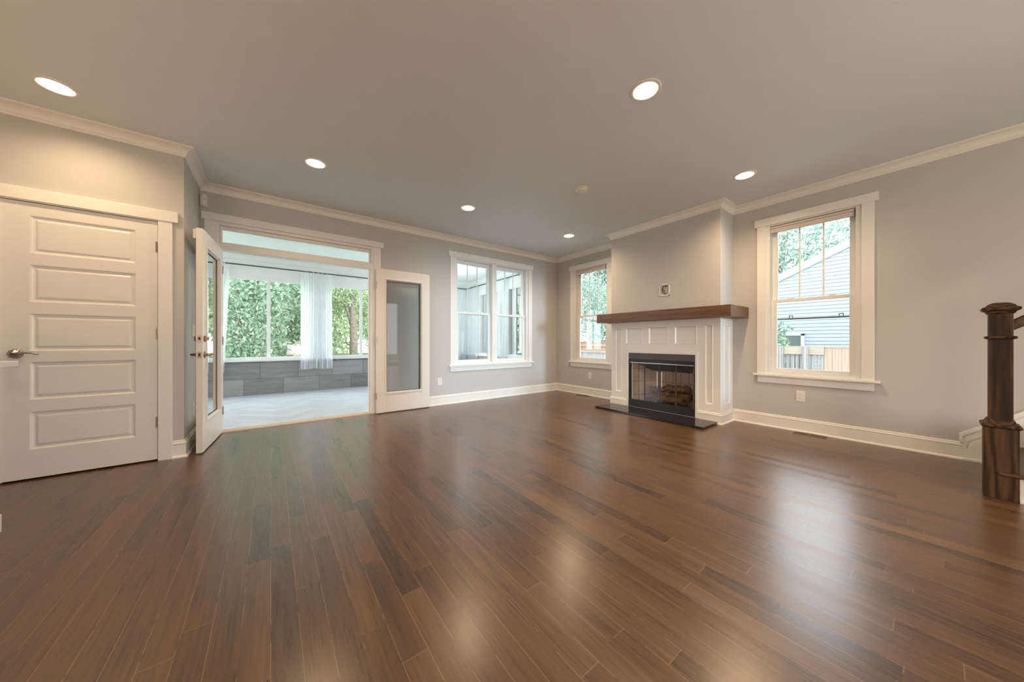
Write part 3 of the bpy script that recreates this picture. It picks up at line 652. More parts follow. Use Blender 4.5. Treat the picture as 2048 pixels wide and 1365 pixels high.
# ------------------------------------------------------------------ recessed lamps, smoke alarm, sensor
def can():
    r = empty('recessed_lamp', (0, 0, CH))
    m = MB(); m.lathe((0, 0, 0), (0, 0, 1), [(0.0, 0.100), (-0.004, 0.099), (-0.007, 0.092), (-0.006, 0.078), (0.0, 0.074), (0.028, 0.070)], 48, False, False); m.build('trim_ring', 'plastic_white', r, smooth=True)
    m = MB(); m.lathe((0, 0, 0), (0, 0, 1), [(0.028, 0.070), (0.045, 0.066), (0.052, 0.066)], 48, False, True); m.build('baffle', 'plastic_white', r, smooth=False)
    m = MB(); m.lathe((0, 0, 0.0), (0, 0, 1), [(0.034, 0.060), (0.0305, 0.056), (0.029, 0.030)], 40, True, True); m.build('lens', 'lamp_lens', r)
    d = bpy.data.lights.new('lamp_light', 'AREA'); d.shape = 'DISK'; d.size = 0.11; d.energy = CAN_W[0]; d.color = CAN_COL; d.spread = R(150)
    l = bpy.data.objects.new('lamp_light', d); l.location = (0, 0, 0.024); l.parent = r; COL.objects.link(l)
    return r
labs = ['recessed ceiling lamp over the closet door', 'recessed ceiling lamp closest to the middle of the room, largest of the six', 'recessed ceiling lamp over the left end of the french doors',
        'recessed ceiling lamp in front of the gap between french doors and double window', 'recessed ceiling lamp before the far corner window', 'recessed ceiling lamp right of the chimney breast']
c0 = can()
for i, ((x, y), lb) in enumerate(zip(LIGHTS, labs)):
    c = c0 if i == 0 else copy_tree(c0)
    for l in c.children:
        if l.type == 'LIGHT': l.data = l.data.copy(); l.data.energy = CAN_W[i]
    c.location = (x, y, CH); tag(c, lb, 'ceiling lamp', 'recessed ceiling lamps')
sd = empty('smoke_detector', (2.76, 2.38, CH)); tag(sd, 'round white smoke detector on the ceiling', 'smoke detector')
m = MB(); m.lathe((0, 0, 0), (0, 0, -1), [(0, 0.072), (0.010, 0.072), (0.012, 0.066)], 40); m.build('base', 'plastic_white', sd)
m = MB(); m.lathe((0, 0, -0.012), (0, 0, -1), [(0, 0.060), (0.014, 0.058), (0.024, 0.046), (0.026, 0.020)], 40); m.build('cover', 'plastic_white', sd)
ms = empty('motion_sensor', (-0.578, YA, 2.46)); tag(ms, 'small white motion sensor in the corner above the french doors', 'motion sensor')
m = MB(); rings = []
for z, k in ((0.0, 0.85), (0.012, 1.0), (0.118, 1.0), (0.128, 0.9)):
    rings.append([(x * k, y * k, z) for x, y in [(-0.030, 0)] + [(0.032 * math.cos(R(a)) * 1.0, -0.052 * math.sin(R(a)) ** 0.8) for a in range(180, -1, -20)][1:-1] + [(0.030, 0)]])
m.loops(rings); m.build('housing', 'plastic_white', ms)
m = MB(); m.lathe((0.014, -0.049, 0.075), (0.3, -1, 0), [(0, 0.004), (0.001, 0.004)], 10); m.build('lens', 'slot_dark', ms)

# ------------------------------------------------------------------ wall plates, floor vents
def outlet(loc, rz, label, kind='outlet'):
    """plate in local x-z, facing local -y"""
    r = empty('wall_outlet' if kind == 'outlet' else 'light_switch', loc, rz); tag(r, label, 'outlet' if kind == 'outlet' else 'light switch', 'wall outlets' if kind == 'outlet' else None)
    hw = 0.038 if kind == 'outlet' else 0.060
    MBX((-hw, hw, -0.006, 0, -0.060, 0.060)).build('plate', 'plastic_white', r, 0.003)
    if kind == 'outlet':
        for z in (0.020, -0.020):
            m = MB(); m.lathe((0, -0.006, z), (0, -1, 0), [(0, 0.0165), (0.0015, 0.016)], 24); f = m.build('socket', 'plastic_white', r)
            MBX((-0.0075, -0.005, -0.0083, -0.0072, z - 0.001, z + 0.008), (0.005, 0.0075, -0.0083, -0.0072, z, z + 0.007), (-0.002, 0.002, -0.0083, -0.0072, z - 0.010, z - 0.006)).build('slot', 'slot_dark', f)
    else:
        for x in (-0.023, 0.023): MBX((x - 0.016, x + 0.016, -0.009, -0.006, -0.033, 0.033)).build('rocker', 'plastic_white', r, 0.002)
    return r
outlet((2.145, YA, 0.374), 0, 'white wall outlet below the gap beside the open right french leaf')
outlet((XB, 3.885, 0.376), R(-90), 'white wall outlet under the narrow window beside the chimney breast')
outlet((XB, 0.918, 0.398), R(-90), 'white wall outlet under the large right window')
outlet((XR, 4.385, 0.350), R(90), 'white wall outlet low on the return wall, behind the open left french leaf')
outlet((XR, 4.392, 1.118), R(90), 'white light switch plate seen behind the open left french leaf', 'switch')
def vent(y0, y1, x0, x1, label):
    r = empty('floor_vent', ((x0 + x1) / 2, (y0 + y1) / 2, 0)); tag(r, label, 'floor vent', 'wooden floor vents')
    hx, hy = (x1 - x0) / 2, (y1 - y0) / 2
    MBX((-hx, hx, -hy, hy, 0, 0.003)).build('grille', 'oak_vent', r)
    m = MB()
    for s in (0, 1):
        for k in range(9):
            y = -hy + 0.014 + s * (hy + 0.002) + k * (hy - 0.022) / 8.5; m.box(-hx + 0.018, hx - 0.018, y, y + 0.007, 0.0028, 0.0036)
    m.build('slot', 'slot_dark', r)
vent(0.690, 0.955, 4.595, 4.712, 'dark slotted wooden floor vent by the baseboard under the large right window')
vent(3.845, 4.110, 4.595, 4.712, 'dark wooden floor vent in the far corner under the narrow window')

# ------------------------------------------------------------------ stairs and newel
npx, npy = 3.800, -0.250
nw = empty('newel_post', (npx, npy, 0)); tag(nw, 'dark stained oak box newel post at the foot of the stairs', 'newel post')
def sqloop(rs): 
    m = MB(); m.loops([[(-r, -r, z), (r, -r, z), (r, r, z), (-r, r, z)] for z, r in rs]); return m
sqloop([(0.0, 0.064), (0.470, 0.064)]).build('base_box', 'newel_oak', nw, 0.002)
sqloop([(0.455, 0.066), (0.462, 0.074), (0.470, 0.075), (0.478, 0.072), (0.484, 0.060), (0.500, 0.052), (0.508, 0.050)]).build('base_moulding', 'newel_oak', nw)
sqloop([(0.49, 0.0445), (1.215, 0.0445)]).build('shaft', 'newel_oak', nw, 0.002)
sqloop([(1.028, 0.046), (1.033, 0.056), (1.040, 0.059), (1.047, 0.056), (1.050, 0.046)]).build('collar', 'newel_oak', nw)
sqloop([(1.192, 0.046), (1.200, 0.053), (1.208, 0.055), (1.212, 0.064), (1.220, 0.071), (1.232, 0.070), (1.240, 0.056), (1.252, 0.048), (1.262, 0.034), (1.267, 0.016)]).build('cap', 'newel_oak', nw)
st = empty('staircase', (4.2, -0.6, 0)); tag(st, 'stairs with dark oak treads and white risers climbing along the right wall', 'stairs')
def sp(mb, n, mat, bev=0.0):
    o = mb.build(n, mat, None, bev); o.parent = st; o.matrix_parent_inverse = Matrix.Translation(-st.location); return o
XL = 3.752; ST0 = -0.262
for k in range(2):
    y = ST0 - k * 0.245; z = 0.178 * (k + 1)
    sp(MBX((XL - 0.026, XB - 0.015, y - 0.275, y + 0.026, z - 0.026, z)), 'tread', 'rail_oak', 0.010)
    sp(MBX((XL, XB - 0.015, y - 0.02, y, z - 0.178, z - 0.026)), 'riser', 'trim_white')
m = MB()
for k in range(2):
    y = ST0 - k * 0.245; z = 0.178 * (k + 1); m.box(XL, XL + 0.02, y - 0.245, y, 0.0, z - 0.026)
sp(m, 'stringer', 'trim_white')
sp(MBX((XL - 0.012, XL, ST0 - 0.49, -0.315, 0, 0.017)), 'shoe_moulding', 'trim_white')
hr = MB(); a, b = (npx, -0.292, 1.118), (npx, -0.76, 1.118 + 0.468 * 0.727)
hr.loops([[(a[0] + x, a[1], a[2] + z) for x, z in pr] for pr in [[(-0.030, -0.030), (-0.026, -0.036), (0.026, -0.036), (0.030, -0.030), (0.030, 0.004), (0.034, 0.012), (0.030, 0.026), (0.016, 0.034), (-0.016, 0.034), (-0.030, 0.026), (-0.034, 0.012), (-0.030, 0.004)]]] +
         [[(b[0] + x, b[1], b[2] + z) for x, z in [(-0.030, -0.030), (-0.026, -0.036), (0.026, -0.036), (0.030, -0.030), (0.030, 0.004), (0.034, 0.012), (0.030, 0.026), (0.016, 0.034), (-0.016, 0.034), (-0.030, 0.026), (-0.034, 0.012), (-0.030, 0.004)]]])
hr = hr.build('handrail', 'rail_oak'); tag(hr, 'dark oak handrail rising from the newel post', 'handrail')

# ------------------------------------------------------------------ kitchen peninsula at the left edge
pn = empty('kitchen_peninsula', (-1.9, 2.2, 0)); tag(pn, 'white kitchen peninsula end with quartz counter at the left edge', 'counter')
def pp(mb, n, mat, bev=0.0):
    o = mb.build(n, mat, None, bev); o.parent = pn; o.matrix_parent_inverse = Matrix.Translation(-pn.location); return o
pp(MBX((-2.6, -1.165, 1.2, 2.985, 0.0, 0.879)), 'cabinet', 'trim_white')
pp(MBX((-2.6, -1.100, 1.1, 3.020, 0.879, 0.910)), 'countertop', 'quartz', 0.004)
pp(MBX((-2.6, -1.146, 1.2, 3.002, 0.0, 0.094)), 'plinth', 'trim_white', 0.002)

# ------------------------------------------------------------------ sunroom
def toned(mb_quads, name, mat, seed):
    random.seed(seed); me = bpy.data.meshes.new(name); vs = []; fs = []
    for q in mb_quads:
        n = len(vs); vs += q; fs.append(tuple(range(n, n + len(q))))
    me.from_pydata(vs, [], fs); ca = me.color_attributes.new('tone', 'FLOAT_COLOR', 'CORNER'); i = 0
    for f in fs:
        t = random.random()
        for _ in f: ca.data[i].color = (t, t, t, 1); i += 1
    me.materials.append(MATS[mat]); o = bpy.data.objects.new(name, me); COL.objects.link(o); return o
SXL = -2.2
struct(MBX((SXL - 0.1, XS + 0.14, YAo, YS + 0.14, -0.08, -0.004)).build('floor_sunroom', 'grout_pale'), 'grey tiled sunroom floor beyond the french doors', 'floor')
qs = []; tw_, tl_ = 0.15, 0.60; cA, sA = math.cos(R(45)), math.sin(R(45))
def clip(poly, x0, x1, y0, y1):
    for ax, lim, sg in ((0, x0, 1), (0, x1, -1), (1, y0, 1), (1, y1, -1)):
        out = []
        for i in range(len(poly)):
            p, q = poly[i - 1], poly[i]; dp, dq = (p[ax] - lim) * sg, (q[ax] - lim) * sg
            if dp >= 0: out.append(p)
            if dp * dq < 0: t = dp / (dp - dq); out.append(tuple(p[k] + (q[k] - p[k]) * t for k in range(2)))
        poly = out
        if not poly: return []
    return poly
for i in range(-70, 71):
    for j in range(-24, 25):
        for kind in (0, 1):
            # herringbone: horizontal and vertical tiles stepping one width along the diagonal
            bx, by = i * tw_ + j * 2 * tl_ * 0, i * tw_
            bx += j * tl_ * 2; by += 0
            if kind == 0: r = (bx, by, bx + tl_, by + tw_)
            else: r = (bx + tl_, by + tw_ - tl_ + 0.0, bx + tl_ + tw_, by + tw_)
            e = 0.0025; c4 = [(r[0] + e, r[1] + e), (r[2] - e, r[1] + e), (r[2] - e, r[3] - e), (r[0] + e, r[3] - e)]
            p = [(1.0 + x * cA - y * sA, 5.0 + x * sA + y * cA) for x, y in c4]
            if all(x < SXL or x > XS for x, y in p) or all(y < YAo or y > YS for x, y in p): continue
            p = clip(p, SXL, XS, YAo, YS)
            if len(p) > 2: qs.append([(x, y, 0.0) for x, y in p])
fs_ = toned(qs, 'floor_sunroom_tiles', 'floor_tile', 3); struct(fs_, 'pale grey herringbone tiles on the sunroom floor', 'floor')
SB = [(-0.72, 0.640, 0.690, 2.185), (0.930, 2.290, 0.690, 2.185), (2.560, 3.900, 0.690, 2.185)]
SR = [(6.130, 7.130, 0.690, 2.215), (4.98, 5.90, 0.690, 2.215)]
struct(wall('wall_sunroom_back', 'y', YS, YS + 0.14, SXL - 0.1, XS + 0.14, -0.08, CS + 0.1, SB, 'sun_wall'), 'pale wall with windows at the back of the sunroom', 'wall')
struct(wall('wall_sunroom_right', 'x', XS, XS + 0.14, YAo, YS, -0.08, CS + 0.1, SR, 'sun_wall'), 'pale wall with windows on the right of the sunroom', 'wall')
struct(wall('wall_sunroom_left', 'x', SXL - 0.14, SXL, YAo, YS, -0.08, CS + 0.1, [(5.3, 7.3, 0.69, 2.2)], 'sun_wall'), 'pale wall on the left of the sunroom', 'wall')
struct(MBX((SXL - 0.14, XS + 0.14, YAo, YS + 0.14, CS, CS + 0.1)).build('ceiling_sunroom', 'sun_ceiling'), 'pale sunroom ceiling', 'ceiling')
SP = [(SXL, YAo), (SXL, YS), (XS, YS), (XS, YAo)]
struct(sweep(SP, crown_prof(CS, 0.06, 0.09), 0, 3, 'trim_7', 'sun_wall'), 'pale crown moulding around the sunroom', 'crown moulding')
def knee(axis, c, u0, u1, name, label, seed):
    qs = []; rows = [(-0.03, 0.300), (0.3055, 0.606), (0.6115, 0.632)]; offs = (-0.40, -0.16, -0.40 + 0.3)
    m = MB()
    for (z0, z1), of in zip(rows, offs):
        k = math.floor((u0 - of) / 0.60); 
        while of + k * 0.6 < u1:
            a, b = max(u0, of + k * 0.6 + 0.0028), min(u1, of + (k + 1) * 0.6 - 0.0028); k += 1
            if b - a < 0.005: continue
            qs.append([(a, c - 0.012, z0), (b, c - 0.012, z0), (b, c - 0.012, z1), (a, c - 0.012, z1)] if axis == 'y' else [(c - 0.012, b, z0), (c - 0.012, a, z0), (c - 0.012, a, z1), (c - 0.012, b, z1)])
    o = toned(qs, name, 'knee_tile', seed); struct(o, label, 'tiled knee wall')
    (MBX((u0, u1, c - 0.010, c, -0.03, 0.634)) if axis == 'y' else MBX((c - 0.010, c, u0, u1, -0.03, 0.634))).build('grout', 'grout', o)
knee('y', YS, SXL, XS, 'wall_sunroom_knee', 'grey stone tiles below the sunroom back windows', 7)
knee('x', XS, YAo, YS - 0.012, 'wall_sunroom_knee_right', 'grey stone tiles below the sunroom right windows', 8)
struct(MBX((SXL, XS, YS - 0.045, YS, 0.634, 0.662), (XS - 0.045, XS, YAo, YS, 0.634, 0.662)).build('trim_8', 'vinyl_white'), 'white window sill running round the sunroom', 'sill')
def slider(n, mp, u0, u1, z0, z1, label, mid=0.5):
    root = empty('window_%d' % n); struct(root, label, 'window')
    def M():
        m = MB(); m.xf = mp; return m
    f = M(); f.box(u0 - 0.03, u1 + 0.03, -0.012, 0.0, z1 - 0.002, z1 + 0.045); f.box(u0 - 0.03, u0 + 0.02, -0.012, 0.06, z0, z1); f.box(u1 - 0.02, u1 + 0.03, -0.012, 0.06, z0, z1); f.box(u0 - 0.02, u1 + 0.02, -0.014, 0.058, z0 - 0.028, z0 + 0.020); f.box(u0, u1, 0, 0.06, z1 - 0.02, z1); f.build('frame', 'vinyl_white', root, 0.002)
    um = u0 + (u1 - u0) * mid
    s = M(); s.box(um - 0.030, um + 0.028, 0.015, 0.05, z0, z1); s.build('meeting_stile', 'vinyl_white', root, 0.002)
    for a, b, d in ((u0, um, 0.035), (um, u1, 0.045)):
        g = M(); g.quad((a, d, z0), (b, d, z0), (b, d, z1), (a, d, z1)); g.build('pane', 'pane_glass', root)
    return root
def mapS(u, d, z): return (u, YS + d, z)
def mapSR(u, d, z): return (XS + d, u, z)
slider(5, mapS, -0.72, 0.640, 0.690, 2.185, 'sunroom sliding window straight behind the open french doors', 0.506)
slider(6, mapS, 0.930, 2.290, 0.690, 2.185, 'sunroom sliding window right of the middle sheer curtain', 0.502)
slider(7, mapS, 2.560, 3.900, 0.690, 2.185, 'sunroom sliding window at the far right of the back wall')
slider(8, mapSR, 6.130, 7.130, 0.690, 2.215, 'sunroom side window near the far corner')
slider(9, mapSR, 4.980, 5.900, 0.690, 2.215, 'sunroom side window near the living room wall', 0.75)
def rod(p, q, label):
    r = empty('curtain_rod', p); tag(r, label, 'curtain rod', 'black curtain rods'); p, q = Vector(p), Vector(q); d = q - p
    m = MB(); m.tube([(0, 0, 0), tuple(d)], 0.011, 12); m.build('pole', 'rod_black', r)
    for e, s in ((Vector((0, 0, 0)), -1), (d, 1)):
        m = MB(); m.lathe(tuple(e), tuple(d.normalized() * s), [(0, 0.011), (0.005, 0.017), (0.03, 0.017), (0.035, 0.012)], 16); m.build('finial', 'rod_black', r)
    for t in (0.02, 0.5, 0.97):
        c = d * t; out = Vector((0, 0.085, 0)) if abs(d.x) > abs(d.y) else Vector((0.085, 0, 0))
        m = MB(); m.tube([tuple(c), tuple(c + out)], 0.006, 8); m.build('bracket', 'rod_black', r)
    return r
rod((-1.9, YS - 0.09, 2.412), (4.20, YS - 0.09, 2.412), 'long black curtain rod across the sunroom back wall')
rod((XS - 0.09, 7.56, 2.432), (XS - 0.09, 5.05, 2.450), 'black curtain rod over the sunroom side windows')
def curtain(mp, u0, u1, b0, b1, z0, z1, label, seed, folds=None):
    random.seed(seed); n = 150; r = []; F = folds or max(4, int((u1 - u0) / 0.05))
    ph = [random.uniform(0, 6.28) for _ in range(4)]
    def wave(t, k): return 0.018 * math.sin(2 * math.pi * F * t + ph[0]) + 0.010 * math.sin(2 * math.pi * F * 0.43 * t + ph[1] + k * 0.6) + 0.002 * math.sin(2 * math.pi * F * 2.1 * t + ph[2])
    m = MB(); rows = 10; vs = []
    for j in range(rows + 1):
        k = j / rows
        for i in range(n + 1):
            t = i / n; u = (u0 + (u1 - u0) * t) * (1 - k) + (b0 + (b1 - b0) * t) * k
            vs.append(mp(u, wave(t, k) * (0.55 + 0.6 * k) - 0.09, z1 + (z0 - z1) * k + 0.004 * math.sin(9 * t + ph[3]) * k))
    fs = [(j * (n + 1) + i, j * (n + 1) + i + 1, (j + 1) * (n + 1) + i + 1, (j + 1) * (n + 1) + i) for j in range(rows) for i in range(n)]
    m.add(vs, fs); o = m.build('sheer_curtain', 'sheer_cloth', None, smooth=True); tag(o, label, 'curtain', 'white sheer sunroom curtains'); return o
curtain(mapS, 0.478, 0.800, 0.475, 0.770, 0.452, 2.42, 'left white sheer curtain panel in the middle of the sunroom back wall', 1, 7)
curtain(mapS, 0.770, 1.020, 0.778, 1.035, 0.440, 2.42, 'right white sheer curtain panel in the middle of the sunroom back wall', 2, 6)
curtain(mapS, -1.05, -0.580, -1.10, -0.665, 0.452, 2.42, 'white sheer curtain at the left, partly behind the open door leaf', 3)
curtain(mapS, 3.45, 4.205, 3.45, 4.225, 0.452, 2.42, 'white sheer curtain on the back wall near the sunroom corner', 4)
curtain(mapSR, 7.560, 7.130, 7.62, 7.130, 0.46, 2.43, 'white sheer curtain on the side wall beside the sunroom corner', 5)
curtain(mapSR, 6.210, 5.880, 6.240, 5.900, 0.46, 2.44, 'white sheer curtain between the two sunroom side windows', 6)

# ------------------------------------------------------------------ garden
GZ = -0.55
plain('bounce_pale', (0.72, 0.71, 0.68), 0.95, var=0.12, vscale=30)  # pale unseen ground, added to bounce daylight up through the windows
pt = MBX((-3.5, XS + 0.5, YS + 0.16, YS + 2.6, GZ + 0.001, GZ + 0.02), (XS + 0.16, 9.3, YA + 0.2, YS + 2.6, GZ + 0.001, GZ + 0.02), (XBo + 0.02, 9.3, -6, YA + 0.2, GZ + 0.001, GZ + 0.02)).build('bounce_strip', 'bounce_pale'); tag(pt, 'unseen pale ground strip added outside to bounce daylight indoors', 'bounce ground', kind='stuff')
gl_ = MBX((-30, 60, YS + 0.3, 60, GZ - 0.1, GZ), (XBo + 0.05, 60, -30, YS + 0.3, GZ - 0.1, GZ), (-30, XBo + 0.05, -30, YS + 0.3, GZ - 0.2, GZ - 0.05)).build('lawn', 'lawn'); tag(gl_, 'green lawn of the garden outside the windows', 'lawn', kind='stuff')
def crown(name, parent, c, rad, n, size, mat, seed, shell=0.55):
    random.seed(seed); me = bpy.data.meshes.new(name); vs = []; fs = []; tn = []
    for _ in range(n):
        while True:
            p = Vector((random.uniform(-1, 1), random.uniform(-1, 1), random.uniform(-1, 1)))
            if shell * random.random() < p.length <= 1: break
        q = Vector((p.x * rad[0], p.y * rad[1], p.z * rad[2])) + Vector(c)
        a = Vector((random.gauss(0, 1), random.gauss(0, 1), random.gauss(0, 0.6))).normalized(); b = a.orthogonal().normalized()
        b = (Matrix.Rotation(random.uniform(0, 6.28), 3, a) @ b); s = size * random.uniform(0.6, 1.3); w = a.cross(b)
        k = len(vs); vs += [tuple(q - b * s), tuple(q + w * s * 0.42 + a * s * 0.1), tuple(q + b * s), tuple(q - w * s * 0.42 + a * s * 0.1)]; fs.append((k, k + 1, k + 2, k + 3)); tn.append(min(1, max(0, random.gauss(0.5, 0.25))))
    me.from_pydata(vs, [], fs); ca = me.color_attributes.new('tone', 'FLOAT_COLOR', 'CORNER')
    for i, t in enumerate(tn):
        for j in range(4): ca.data[4 * i + j].color = (t, t, t, 1)
    me.materials.append(MATS[mat]); o = bpy.data.objects.new(name, me); COL.objects.link(o)
    if parent is not None: o.parent = parent
    return o
def tree(name, x, y, trunk, r0, blobs, size, mat, label, seed, branches=()):
    root = empty(name, (x, y, GZ)); tag(root, label, 'tree', 'garden trees')
    if trunk:
        m = MB(); n = len(trunk); m.tube(trunk, [r0 * (1 - 0.55 * i / (n - 1)) for i in range(n)], 12); m.build('trunk', 'trunk_bark', root, smooth=True)
    for p, r in branches:
        m = MB(); m.tube(p, [r, r * 0.8, r * 0.5][:len(p)], 8); m.build('branch', 'trunk_bark', root, smooth=True)
    for i, (c, rad, n) in enumerate(blobs): crown('foliage', root, c, rad, int(n * 2.4), size * 0.6, mat, seed * 31 + i)
    return root
tree('tree', -0.75, 11.6, [(0, 0, 0), (0.05, 0, 1.2), (0, 0, 3.0)], 0.12, [((0, 0, 2.6), (1.25, 1.1, 2.4), 5200)], 0.11, 'leaf_green', 'dense bushy green tree filling the left sunroom pane', 1)
tree('tree', 0.22, 13.0, [(-0.05, 0, 0), (0, 0, 1.4), (0.12, 0, 2.6), (0.25, 0, 5.0)], 0.13, [((-0.02, -0.05, 1.1), (0.22, 0.22, 0.85), 900), ((0.1, 0, 3.6), (1.5, 1.3, 1.5), 3800), ((0.5, 0.3, 2.0), (0.45, 0.4, 0.6), 500)], 0.11, 'leaf_green', 'ivy covered tree in front of the pale shed', 2, [([(0.05, 0, 3.4), (0.5, 0, 3.25), (1.2, 0.1, 3.0)], 0.05)])
tree('tree', 2.55, 13.6, [(0, 0, 0), (0.02, 0, 1.6), (-0.02, 0, 3.0), (0.1, 0, 6)], 0.17, [((0.2, 0.4, 4.2), (1.6, 1.2, 1.6), 3000), ((-0.9, 0.2, 1.9), (0.55, 0.4, 0.8), 800), ((0.9, 0.3, 2.4), (0.7, 0.5, 1.3), 1200)], 0.11, 'leaf_yellow', 'yellow green tree with a grey trunk in the right sunroom pane', 3, [([(-0.05, 0, 2.2), (-0.25, 0, 2.9), (-0.42, 0, 3.6)], 0.07)])
tree('tree', 1.45, 14.8, [(0, 0, 0), (0, 0, 2.5), (0.1, 0, 5)], 0.10, [((0, 0, 3.4), (1.0, 1.0, 2.2), 2600)], 0.12, 'leaf_yellow', 'slender light green tree partly behind the middle sheer curtain', 4)
random.seed(77)
bgt = [(-6.5, 24, 'leaf_green', 'broad background tree at the far left behind the sunroom'), (-1.8, 25, 'leaf_green', 'tall background tree rising behind the pale shed'), (3.0, 24.5, 'leaf_yellow', 'light green background tree right of the shed'), (7.6, 25, 'leaf_green', 'tall background tree behind the sunroom corner'),
       (12.5, 22, 'leaf_green', 'round green background tree seen through the sunroom side windows'), (16.8, 18.5, 'leaf_green', 'tall green tree seen over the orange fence in the narrow window'), (20.5, 14.5, 'leaf_grey', 'grey green tree to the right behind the orange fence')]
for i, (x, y, mt_, lb) in enumerate(bgt):
    tree('tree', x, y, [(0, 0, 0), (0.1, 0, 3), (0, 0, 7)], 0.28, [((0, 0, 5.0), (3.0, 2.2, 4.8), 4600)], 0.26, mt_, lb, 20 + i)
tree('tree', 24.5, 6.0, [(0, 0, 0), (0.1, 0, 4), (0.4, -0.5, 8)], 0.30, [((0, -0.5, 6.2), (2.5, 5.2, 3.3), 5200), ((0, 3.5, 4.2), (2.0, 2.5, 2.2), 900)], 0.20, 'leaf_grey', 'grey green tree behind the roof of the neighbouring house', 41, [([(0, 2.0, 3.6), (0, 1.0, 5.0), (0, -1.2, 6.6)], 0.10), ([(0, 2.8, 4.0), (0, 1.6, 5.8), (0, 0.2, 7.4)], 0.08)])
tree('tree', 12.4, 10.2, [(0, 0, 0), (0.05, 0, 1.2), (0.0, 0.1, 2.6)], 0.07, [((0, 0, 3.1), (1.1, 1.1, 1.8), 1500)], 0.11, 'leaf_grey', 'small tree with pale forked stem over the orange fence', 42, [([(0.03, 0, 0.9), (0.25, 0.1, 1.7), (0.45, 0.15, 2.4)], 0.05)])
sb_ = empty('shrub', (11.9, 2.83, GZ)); tag(sb_, 'small bright green shrub peeking over the old fence beside the neighbour window', 'shrub')
crown('foliage', sb_, (0, -0.05, 1.35), (0.2, 0.26, 0.50), 420, 0.07, 'leaf_green', 91); crown('tip', sb_, (0, -0.12, 1.95), (0.1, 0.28, 0.16), 60, 0.07, 'leaf_grey', 92)
m = MB(); m.tube([(0, 0, 0), (0, 0, 1.4)], 0.02, 8); m.build('stem', 'trunk_bark', sb_)

# neighbouring house: real lap siding boards
XH = 13.0
hs_ = empty('neighbour_house', (XH, -1.6, GZ)); tag(hs_, 'pale blue grey house with lap siding and a gable roof next door', 'house')
def hp(mb, n, mat):
    o = mb.build(n, mat, None); o.parent = hs_; o.matrix_parent_inverse = Matrix.Translation(-hs_.location); return o
def rake(y): return 3.03 + 0.48 * (3.059 - y)
YR = -1.6; EY = 4.6
m = MB(); z = GZ; lap = 0.105
while z < rake(YR):
    z1 = z + lap; zt = min(z1, rake(YR) - 0.02); ymax = EY if zt < rake(EY) else 3.059 - (zt - 3.03) / 0.48
    if ymax > YR + 0.05:
        ymin = 2 * YR - ymax
        m.add([(XH - 0.016, ymin, z), (XH - 0.016, ymax, z), (XH, ymax, z1), (XH, ymin, z1), (XH, ymin, z), (XH, ymax, z)], [(0, 1, 2, 3), (4, 5, 1, 0)])
    z = z1
m.build  # siding boards on the gable wall
hp(m, 'siding', 'lap_siding')
m = MB(); m.prism([(2 * YR - EY, GZ), (EY, GZ), (EY, rake(EY)), (YR, rake(YR)), (2 * YR - EY, rake(EY))], 0, XH + 0.001, XH + 9); hp(m, 'wall', 'lap_siding')
m = MB()
for s in (1, -1):
    f = lambda y: (YR + s * (y - YR))
    m.prism([(f(EY + 0.35), rake(EY + 0.35)), (f(YR), rake(YR)), (f(YR), rake(YR) + 0.02), (f(EY + 0.35), rake(EY + 0.35) + 0.02)], 0, XH - 0.05, XH - 0.025)
    m.prism([(f(EY + 0.35), rake(EY + 0.35) - 0.13), (f(YR), rake(YR) - 0.13), (f(YR), rake(YR)), (f(EY + 0.35), rake(EY + 0.35))], 0, XH - 0.05, XH - 0.0)
hp(m, 'rake_board', 'house_trim')
m = MB()
for s in (1, -1):
    f = lambda y: (YR + s * (y - YR))
    m.prism([(f(EY + 0.4), rake(EY + 0.4) + 0.02), (f(YR), rake(YR) + 0.02), (f(YR), rake(YR) + 0.10), (f(EY + 0.4), rake(EY + 0.4) + 0.10)], 0, XH - 0.06, XH + 9.2)
hp(m, 'roof', 'roof_shingle')
wf = hp(MBX((XH - 0.05, XH, 2.42, 2.50, 0.2, 1.24), (XH - 0.05, XH, 2.94, 3.02, 0.2, 1.24), (XH - 0.05, XH, 2.42, 3.02, 1.185, 1.26)), 'window_frame', 'house_trim')
o = MBX((XH - 0.03, XH - 0.02, 2.50, 2.94, 0.2, 1.185)).build('pane', 'house_pane'); o.parent = wf

# fences
def fence(name, loc, label, axis, length, bw, gap, zt, mat, rails, railmat, posts=(), rail_front=True, group=None):
    """boards run from loc along axis (0 x, 1 y), top at world height zt, facing the house (negative side)"""
    r = empty(name, loc); tag(r, label, 'fence', group or 'garden fences')
    def B(u0, u1, d0, d1, z0, z1): return (u0, u1, d0, d1, z0, z1) if axis == 0 else (d0, d1, u0, u1, z0, z1)
    bz = loc[2]; n = int(length / (bw + gap)); m = MB(); random.seed(len(label))
    for k in range(n):
        u = k * (bw + gap); j = random.uniform(-0.012, 0.012); m.box(*B(u, u + bw, 0, 0.02, 0, zt - bz + j))
    m.build('boards', mat, r)
    for z0, z1, d in rails: MBX(B(0, length, d, d + 0.035, z0 - bz, z1 - bz)).build('rail', railmat, r)
    for u in posts: MBX(B(u - 0.045, u + 0.045, -0.08, 0.04, 0, zt + 0.04 - bz)).build('post', mat, r)
    return r
fence('wooden_fence', (9.5, -1.870, GZ), 'new reddish wooden fence panel at the right in the large window', 1, 3.45, 0.127, 0.006, 0.880, 'fence_new', [(0.875, 0.900, -0.01)], 'fence_new')
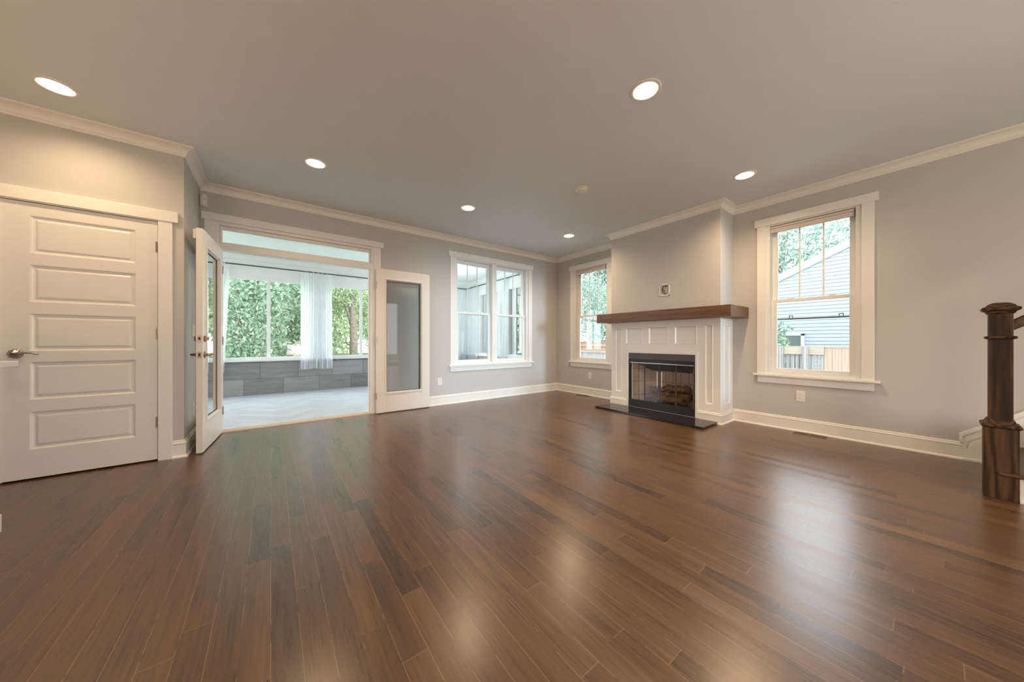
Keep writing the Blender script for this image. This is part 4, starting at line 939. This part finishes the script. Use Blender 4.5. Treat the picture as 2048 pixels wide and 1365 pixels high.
fence('picket_fence', (9.5, 1.455, GZ), 'weathered grey picket fence with gaps beside the new wooden panel', 1, 2.6, 0.062, 0.020, 0.86, 'fence_old', [(0.720, 0.900, -0.045)], 'fence_tan', (0.29, 0.72, 1.9))
fence('wooden_fence', (9.5, 4.6, GZ), 'low grey board fence at the bottom of the narrow window', 1, 7.5, 0.14, 0.004, 0.600, 'fence_old', [(0.590, 0.660, -0.03)], 'fence_old')
fence('wooden_fence', (10.9, 5.5, GZ), 'orange cedar fence behind the grey one in the narrow window', 1, 8.0, 0.14, 0.004, 0.960, 'fence_orange', [(0.95, 0.995, -0.03), (0.78, 0.84, -0.03)], 'fence_orange')
fence('wooden_fence', (-6, 16.5, GZ), 'tan board fence at the bottom of the sunroom back windows', 0, 20, 0.14, 0.006, 0.42, 'fence_old', [(0.40, 0.45, -0.03)], 'fence_tan')
# shed with two gables behind the fence
sd_ = empty('garden_shed', (0.6, 18.5, GZ)); tag(sd_, 'pale garden shed behind the fence and the ivy covered tree', 'shed')
MBX((-1.2, 1.6, 0, 2.5, 0, 1.45)).build('wall', 'shed_wall', sd_)
m = MB(); m.prism([(-1.35, 1.42), (-0.15, 1.80), (0.55, 1.90), (1.75, 1.42), (1.75, 1.48), (0.55, 1.98), (-0.15, 1.88), (-1.35, 1.48)], 1, -0.15, 2.6); m.build('roof', 'shed_roof', sd_)
m = MB(); m.prism([(-1.2, 1.42), (1.6, 1.42), (0.55, 1.9), (-0.15, 1.8)], 1, 0.0, 2.5); m.build('gable', 'shed_wall', sd_)
gh = empty('garden_hook', (0.42, 9.0, GZ)); tag(gh, 'dark arched iron shepherd hook outside the sunroom window', 'garden hook')
m = MB(); m.tube([(0, 0, 0), (0, 0, 1.27)], 0.009, 8); m.build('stake', 'iron_hook', gh)
m = MB(); m.tube([(0.0, 0, 1.24)] + [(-0.124 + 0.124 * math.cos(R(a)), 0, 1.26 + 0.122 * math.sin(R(a))) for a in range(0, 181, 12)] + [(-0.262, 0, 1.235)], 0.008, 8); m.tube([(0, 0, 1.265), (0.055, 0, 1.275)], 0.010, 8); m.build('hook', 'iron_hook', gh)
